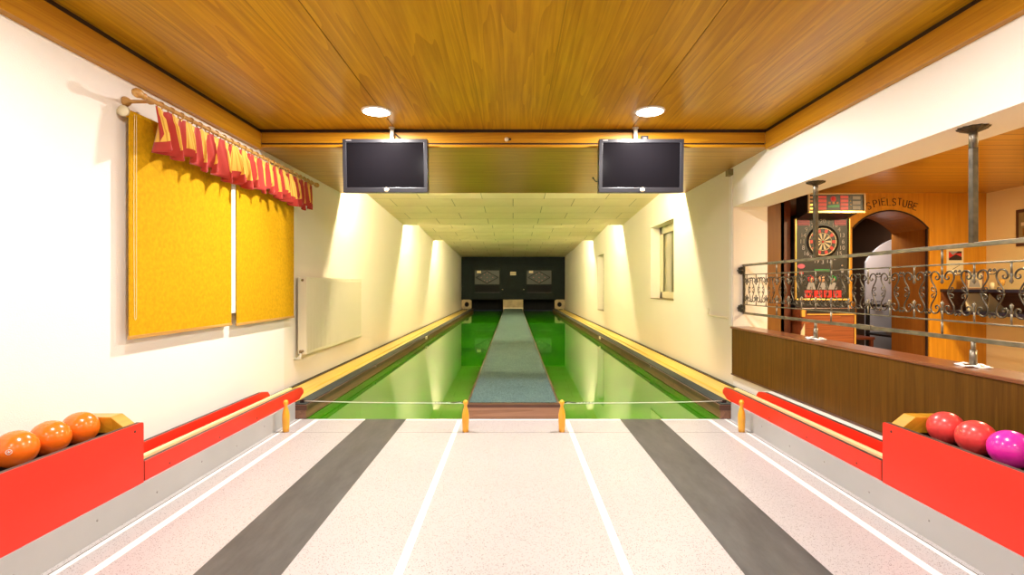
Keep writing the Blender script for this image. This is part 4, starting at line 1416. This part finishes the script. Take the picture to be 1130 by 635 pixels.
# lower body
m = MB()
m.box((MX - 0.30, MY - 0.10, 0.05), (MX + 0.33, MY + 0.38, 0.98), BURL)
m.build('lower_cabinet', t, 0.004)
m = MB(); m.box((MX - 0.24, MY - 0.106, 0.92), (MX + 0.33, MY - 0.098, 0.975), DBLACK)
m.box((MX - 0.24, MY - 0.115, 0.90), (MX + 0.335, MY - 0.098, 0.912), GOLD)
m.box((MX + 0.318, MY - 0.115, 0.08), (MX + 0.333, MY - 0.098, 0.912), GOLD)
m.box((MX - 0.31, MY - 0.12, 0.88), (MX - 0.27, MY - 0.09, 0.975), GOLD)
m.prism([(MX - 0.32, 0.10), (MX - 0.28, 0.10), (MX - 0.27, 0.80), (MX - 0.31, 0.70)], 'Y', MY - 0.115, MY - 0.095, DCREAM)
m.build('brass_strips', t)

# ------------------------------------------------------------------ wall lettering
F = {
    'S': [[(1, .85), (.75, 1), (.3, 1), (.05, .8), (.15, .58), (.85, .42), (.95, .2), (.7, 0), (.25, 0), (0, .15)]],
    'P': [[(0, 0), (0, 1)], [(0, 1), (.7, 1), (1, .85), (1, .62), (.7, .48), (0, .48)]],
    'I': [[(.5, 0), (.5, 1)]],
    'E': [[(1, 1), (0, 1), (0, 0), (1, 0)], [(0, .52), (.8, .52)]],
    'L': [[(0, 1), (0, 0), (.9, 0)]],
    'T': [[(0, 1), (1, 1)], [(.5, 1), (.5, 0)]],
    'U': [[(0, 1), (0, .2), (.25, 0), (.75, 0), (1, .2), (1, 1)]],
    'B': [[(0, 0), (0, 1), (.7, 1), (.95, .85), (.95, .65), (.7, .52), (0, .52)], [(.7, .52), (1, .38), (1, .15), (.75, 0), (0, 0)]],
}
word = 'SPIELSTUBE'
px = [(959, 227.8, -20), (966, 225.2, -14), (970.6, 224.0, -9), (975.2, 223.0, -7), (981.3, 223.4, -3), (986.9, 223.4, 0), (992.9, 223.2, 4), (998.8, 225.0, 9), (1004.8, 226.4, 14), (1010.2, 228.4, 18)]
t = thing('wall_lettering', (4.9, AY, 2.3), 'dark curved lettering SPIELSTUBE on the orange wood above the arch', 'lettering')
kk = AY / 565
for ch, (ax, ay, ang) in zip(word, px):
    cx = (ax - 566.6) * kk; cz = 1.24 + (316.3 - ay) * kk
    h = 0.088; w = 0.046
    a = math.radians(-ang)
    m = MB()
    for st in F[ch]:
        pts = []
        for (u, v) in st:
            dx, dz = (u - 0.5) * w, (v - 0.5) * h
            pts.append((cx + dx * math.cos(a) - dz * math.sin(a), AY - 0.003, cz + dx * math.sin(a) + dz * math.cos(a)))
        m.tube(pts, 0.0048, INK, 6)
    m.build('letter_' + ch.lower(), t)

# ------------------------------------------------------------------ notices, shelf and objects in the bar
m = MB(); m.box((5.585, AY - 0.006, 1.40), (5.80, AY - 0.001, 1.735), PAPER)
t = m.build('wall_poster')
tag(t, 'cream paper notice with a red and black picture on the orange wall beside the arch', 'poster')
m = MB(); m.box((5.61, AY - 0.009, 1.575), (5.775, AY - 0.006, 1.69), DREDS)
m.prism([(5.61, 1.60), (5.70, 1.65), (5.775, 1.615), (5.775, 1.575), (5.61, 1.575)], 'Y', AY - 0.011, AY - 0.008, INK)
m.prism([(5.61, 1.69), (5.66, 1.64), (5.73, 1.69)], 'Y', AY - 0.011, AY - 0.008, DGREY)
m.prism([(5.64, 1.69), (5.70, 1.66), (5.775, 1.665), (5.775, 1.69)], 'Y', AY - 0.010, AY - 0.008, INK)
m.build('picture', t)
m = MB()
m.tube([(5.66, AY - 0.007, 1.455), (5.70, AY - 0.007, 1.48), (5.75, AY - 0.007, 1.51)], 0.003, INK, 5)
m.tube([(5.63, AY - 0.007, 1.53), (5.77, AY - 0.007, 1.535)], 0.002, INK, 5)
m.build('ink_lines', t)

t = thing('wall_shelf', (5.8, 5.0, 0.9), 'low two tier shelf with dark navy edges along the apricot bar wall', 'shelf')
for z in (1.185, 0.915):
    m = MB(); m.box((5.50, 3.0, z - 0.018), (6.10, AY - 0.002, z + 0.018), NAVY); m.build('shelf_board', t, 0.003)
m = MB(); m.box((6.04, 3.0, 0.933), (6.098, AY - 0.002, 1.167), LEDGE)
m.box((5.51, AY - 0.03, 0.933), (6.04, AY - 0.004, 1.167), LEDGE)
m.build('back_panel', t)
# picture frame on the shelf
t = thing('picture_frame', (5.72, 6.35, 1.203), 'small wood framed picture leaning on the upper shelf', 'picture frame')
m = MB(); m.box((5.62, 6.34, 1.203), (5.80, 6.355, 1.42), EDGE); m.build('backing', t)
m = MB()
for (a, b) in (((5.60, 1.203), (5.82, 1.222)), ((5.60, 1.405), (5.82, 1.425)), ((5.60, 1.203), (5.618, 1.425)), ((5.802, 1.203), (5.82, 1.425))):
    m.box((a[0], 6.325, a[1]), (b[0], 6.345, b[1]), BROWNX)
m.build('frame', t)
m = MB(); m.box((5.618, 6.335, 1.222), (5.802, 6.340, 1.405), DCREAM)
m.prism([(5.64, 1.23), (5.78, 1.23), (5.75, 1.32), (5.66, 1.34)], 'Y', 6.331, 6.335, DGREY)
m.build('picture', t)
m = MB()
m.lathe((5.72, 6.0, 1.203), [(0.030, 0), (0.032, 0.004), (0.006, 0.01), (0.006, 0.03), (0.03, 0.05), (0.036, 0.09), (0.030, 0.12)], GLAZE, 20)
tag(m.build('drinking_glass'), 'amber stemmed glass standing on the upper shelf right of the framed picture', 'glass')
m = MB(); m.lathe((5.63, 6.02, 1.203), [(0.022, 0), (0.026, 0.05), (0.020, 0.08), (0.0, 0.082)], DCREAM, 16)
tag(m.build('candle_holder'), 'small cream candle cup on the upper shelf beside the amber glass', 'candle cup')
m = MB()
m.obox((5.70, 6.30, 1.043), (0.26, 0.012, 0.215), Matrix.Rotation(math.radians(-8), 3, 'X'), PAPER)
tag(m.build('leaflet'), 'large cream leaflet leaning inside the lower shelf', 'leaflet')
m = MB()
m.prism([(5.66, 0.934), (5.90, 0.934), (5.68, 1.15)], 'Y', 6.10, 6.112, DCREAM)
tag(m.build('folded_paper'), 'folded pale paper triangle in the lower shelf, right of the leaflet', 'paper')
# dark picture on the apricot wall
t = thing('wall_picture', (6.09, 6.0, 1.9), 'dark brown picture on the apricot bar wall cut by the right edge', 'picture')
m = MB(); m.box((6.078, 5.35, 1.72), (6.098, 6.19, 2.16), BROWND); m.build('frame', t, 0.003)
m = MB(); m.box((6.073, 5.39, 1.76), (6.080, 6.15, 2.12), SILL)
m.box((6.071, 5.45, 1.84), (6.075, 6.10, 1.93), MIDWOOD); m.box((6.071, 5.5, 1.96), (6.075, 6.12, 2.0), DCREAM)
m.build('canvas', t)

# passage behind the arch: pale rounded door, chair and dark table
t = thing('rounded_door', (6.0, 8.1, 0), 'pale grey arched door leaf seen through the wooden arch', 'door')
arcd = arc_pts(5.55, 6.9, 1.62, 2.02, 24)
arcd = [p for p in arcd if p[0] <= 6.19]
m = MB(); m.prism([(5.55, 0.02)] + arcd + [(6.19, 0.02)], 'Y', 8.05, 8.09, GREYDOOR); m.build('door_leaf', t, 0.004)
m = MB(); m.box((5.62, 8.04, 0.92), (5.66, 8.05, 1.04), CHROME)
m.tube([(5.64, 8.04, 1.0), (5.64, 8.0, 1.0), (5.74, 8.0, 1.0)], 0.009, CHROME, 8); m.build('door_handle', t)

t = thing('dining_chair', (5.1, 7.75, 0), 'dark wooden chair with slatted back standing behind the arch', 'chair')
for (x, y) in ((4.92, 7.55), (5.28, 7.55)):
    m = MB(); m.box((x - 0.02, y - 0.02, 0), (x + 0.02, y + 0.02, 0.45), DKWOOD); m.build('leg', t)
for (x, y) in ((4.92, 7.92), (5.28, 7.92)):
    m = MB(); m.box((x - 0.02, y - 0.02, 0), (x + 0.02, y + 0.02, 0.98), MIDWOOD); m.build('leg', t)
m = MB(); m.box((4.88, 7.52, 0.45), (5.32, 7.95, 0.49), DKWOOD); m.build('seat', t, 0.008)
m = MB()
m.box((4.92, 7.905, 0.92), (5.28, 7.93, 1.0), MIDWOOD)
for k in range(5):
    x = 4.99 + k * 0.055
    m.box((x, 7.91, 0.52), (x + 0.02, 7.925, 0.93), MIDWOOD)
m.build('backrest', t)
t = thing('side_table', (5.75, 7.8, 0), 'black table with small items in the dark room behind the arch', 'table')
m = MB(); m.box((5.42, 7.30, 0.93), (6.15, 7.9, 0.97), DBLACK); m.build('table_top', t, 0.004)
for (x, y) in ((5.45, 7.33), (6.12, 7.33), (5.45, 7.87), (6.12, 7.87)):
    m = MB(); m.box((x - 0.02, y - 0.02, 0), (x + 0.02, y + 0.02, 0.93), DBLACK); m.build('leg', t)
m = MB(); m.box((5.42, 7.32, 0.50), (6.15, 7.88, 0.53), DBLACK); m.build('lower_board', t)
m = MB(); m.box((5.50, 7.35, 0.53), (5.72, 7.55, 0.58), DGREY)
tag(m.build('paper_stack', None, 0.002), 'grey stack of papers on the lower board of the black table behind the arch', 'papers')
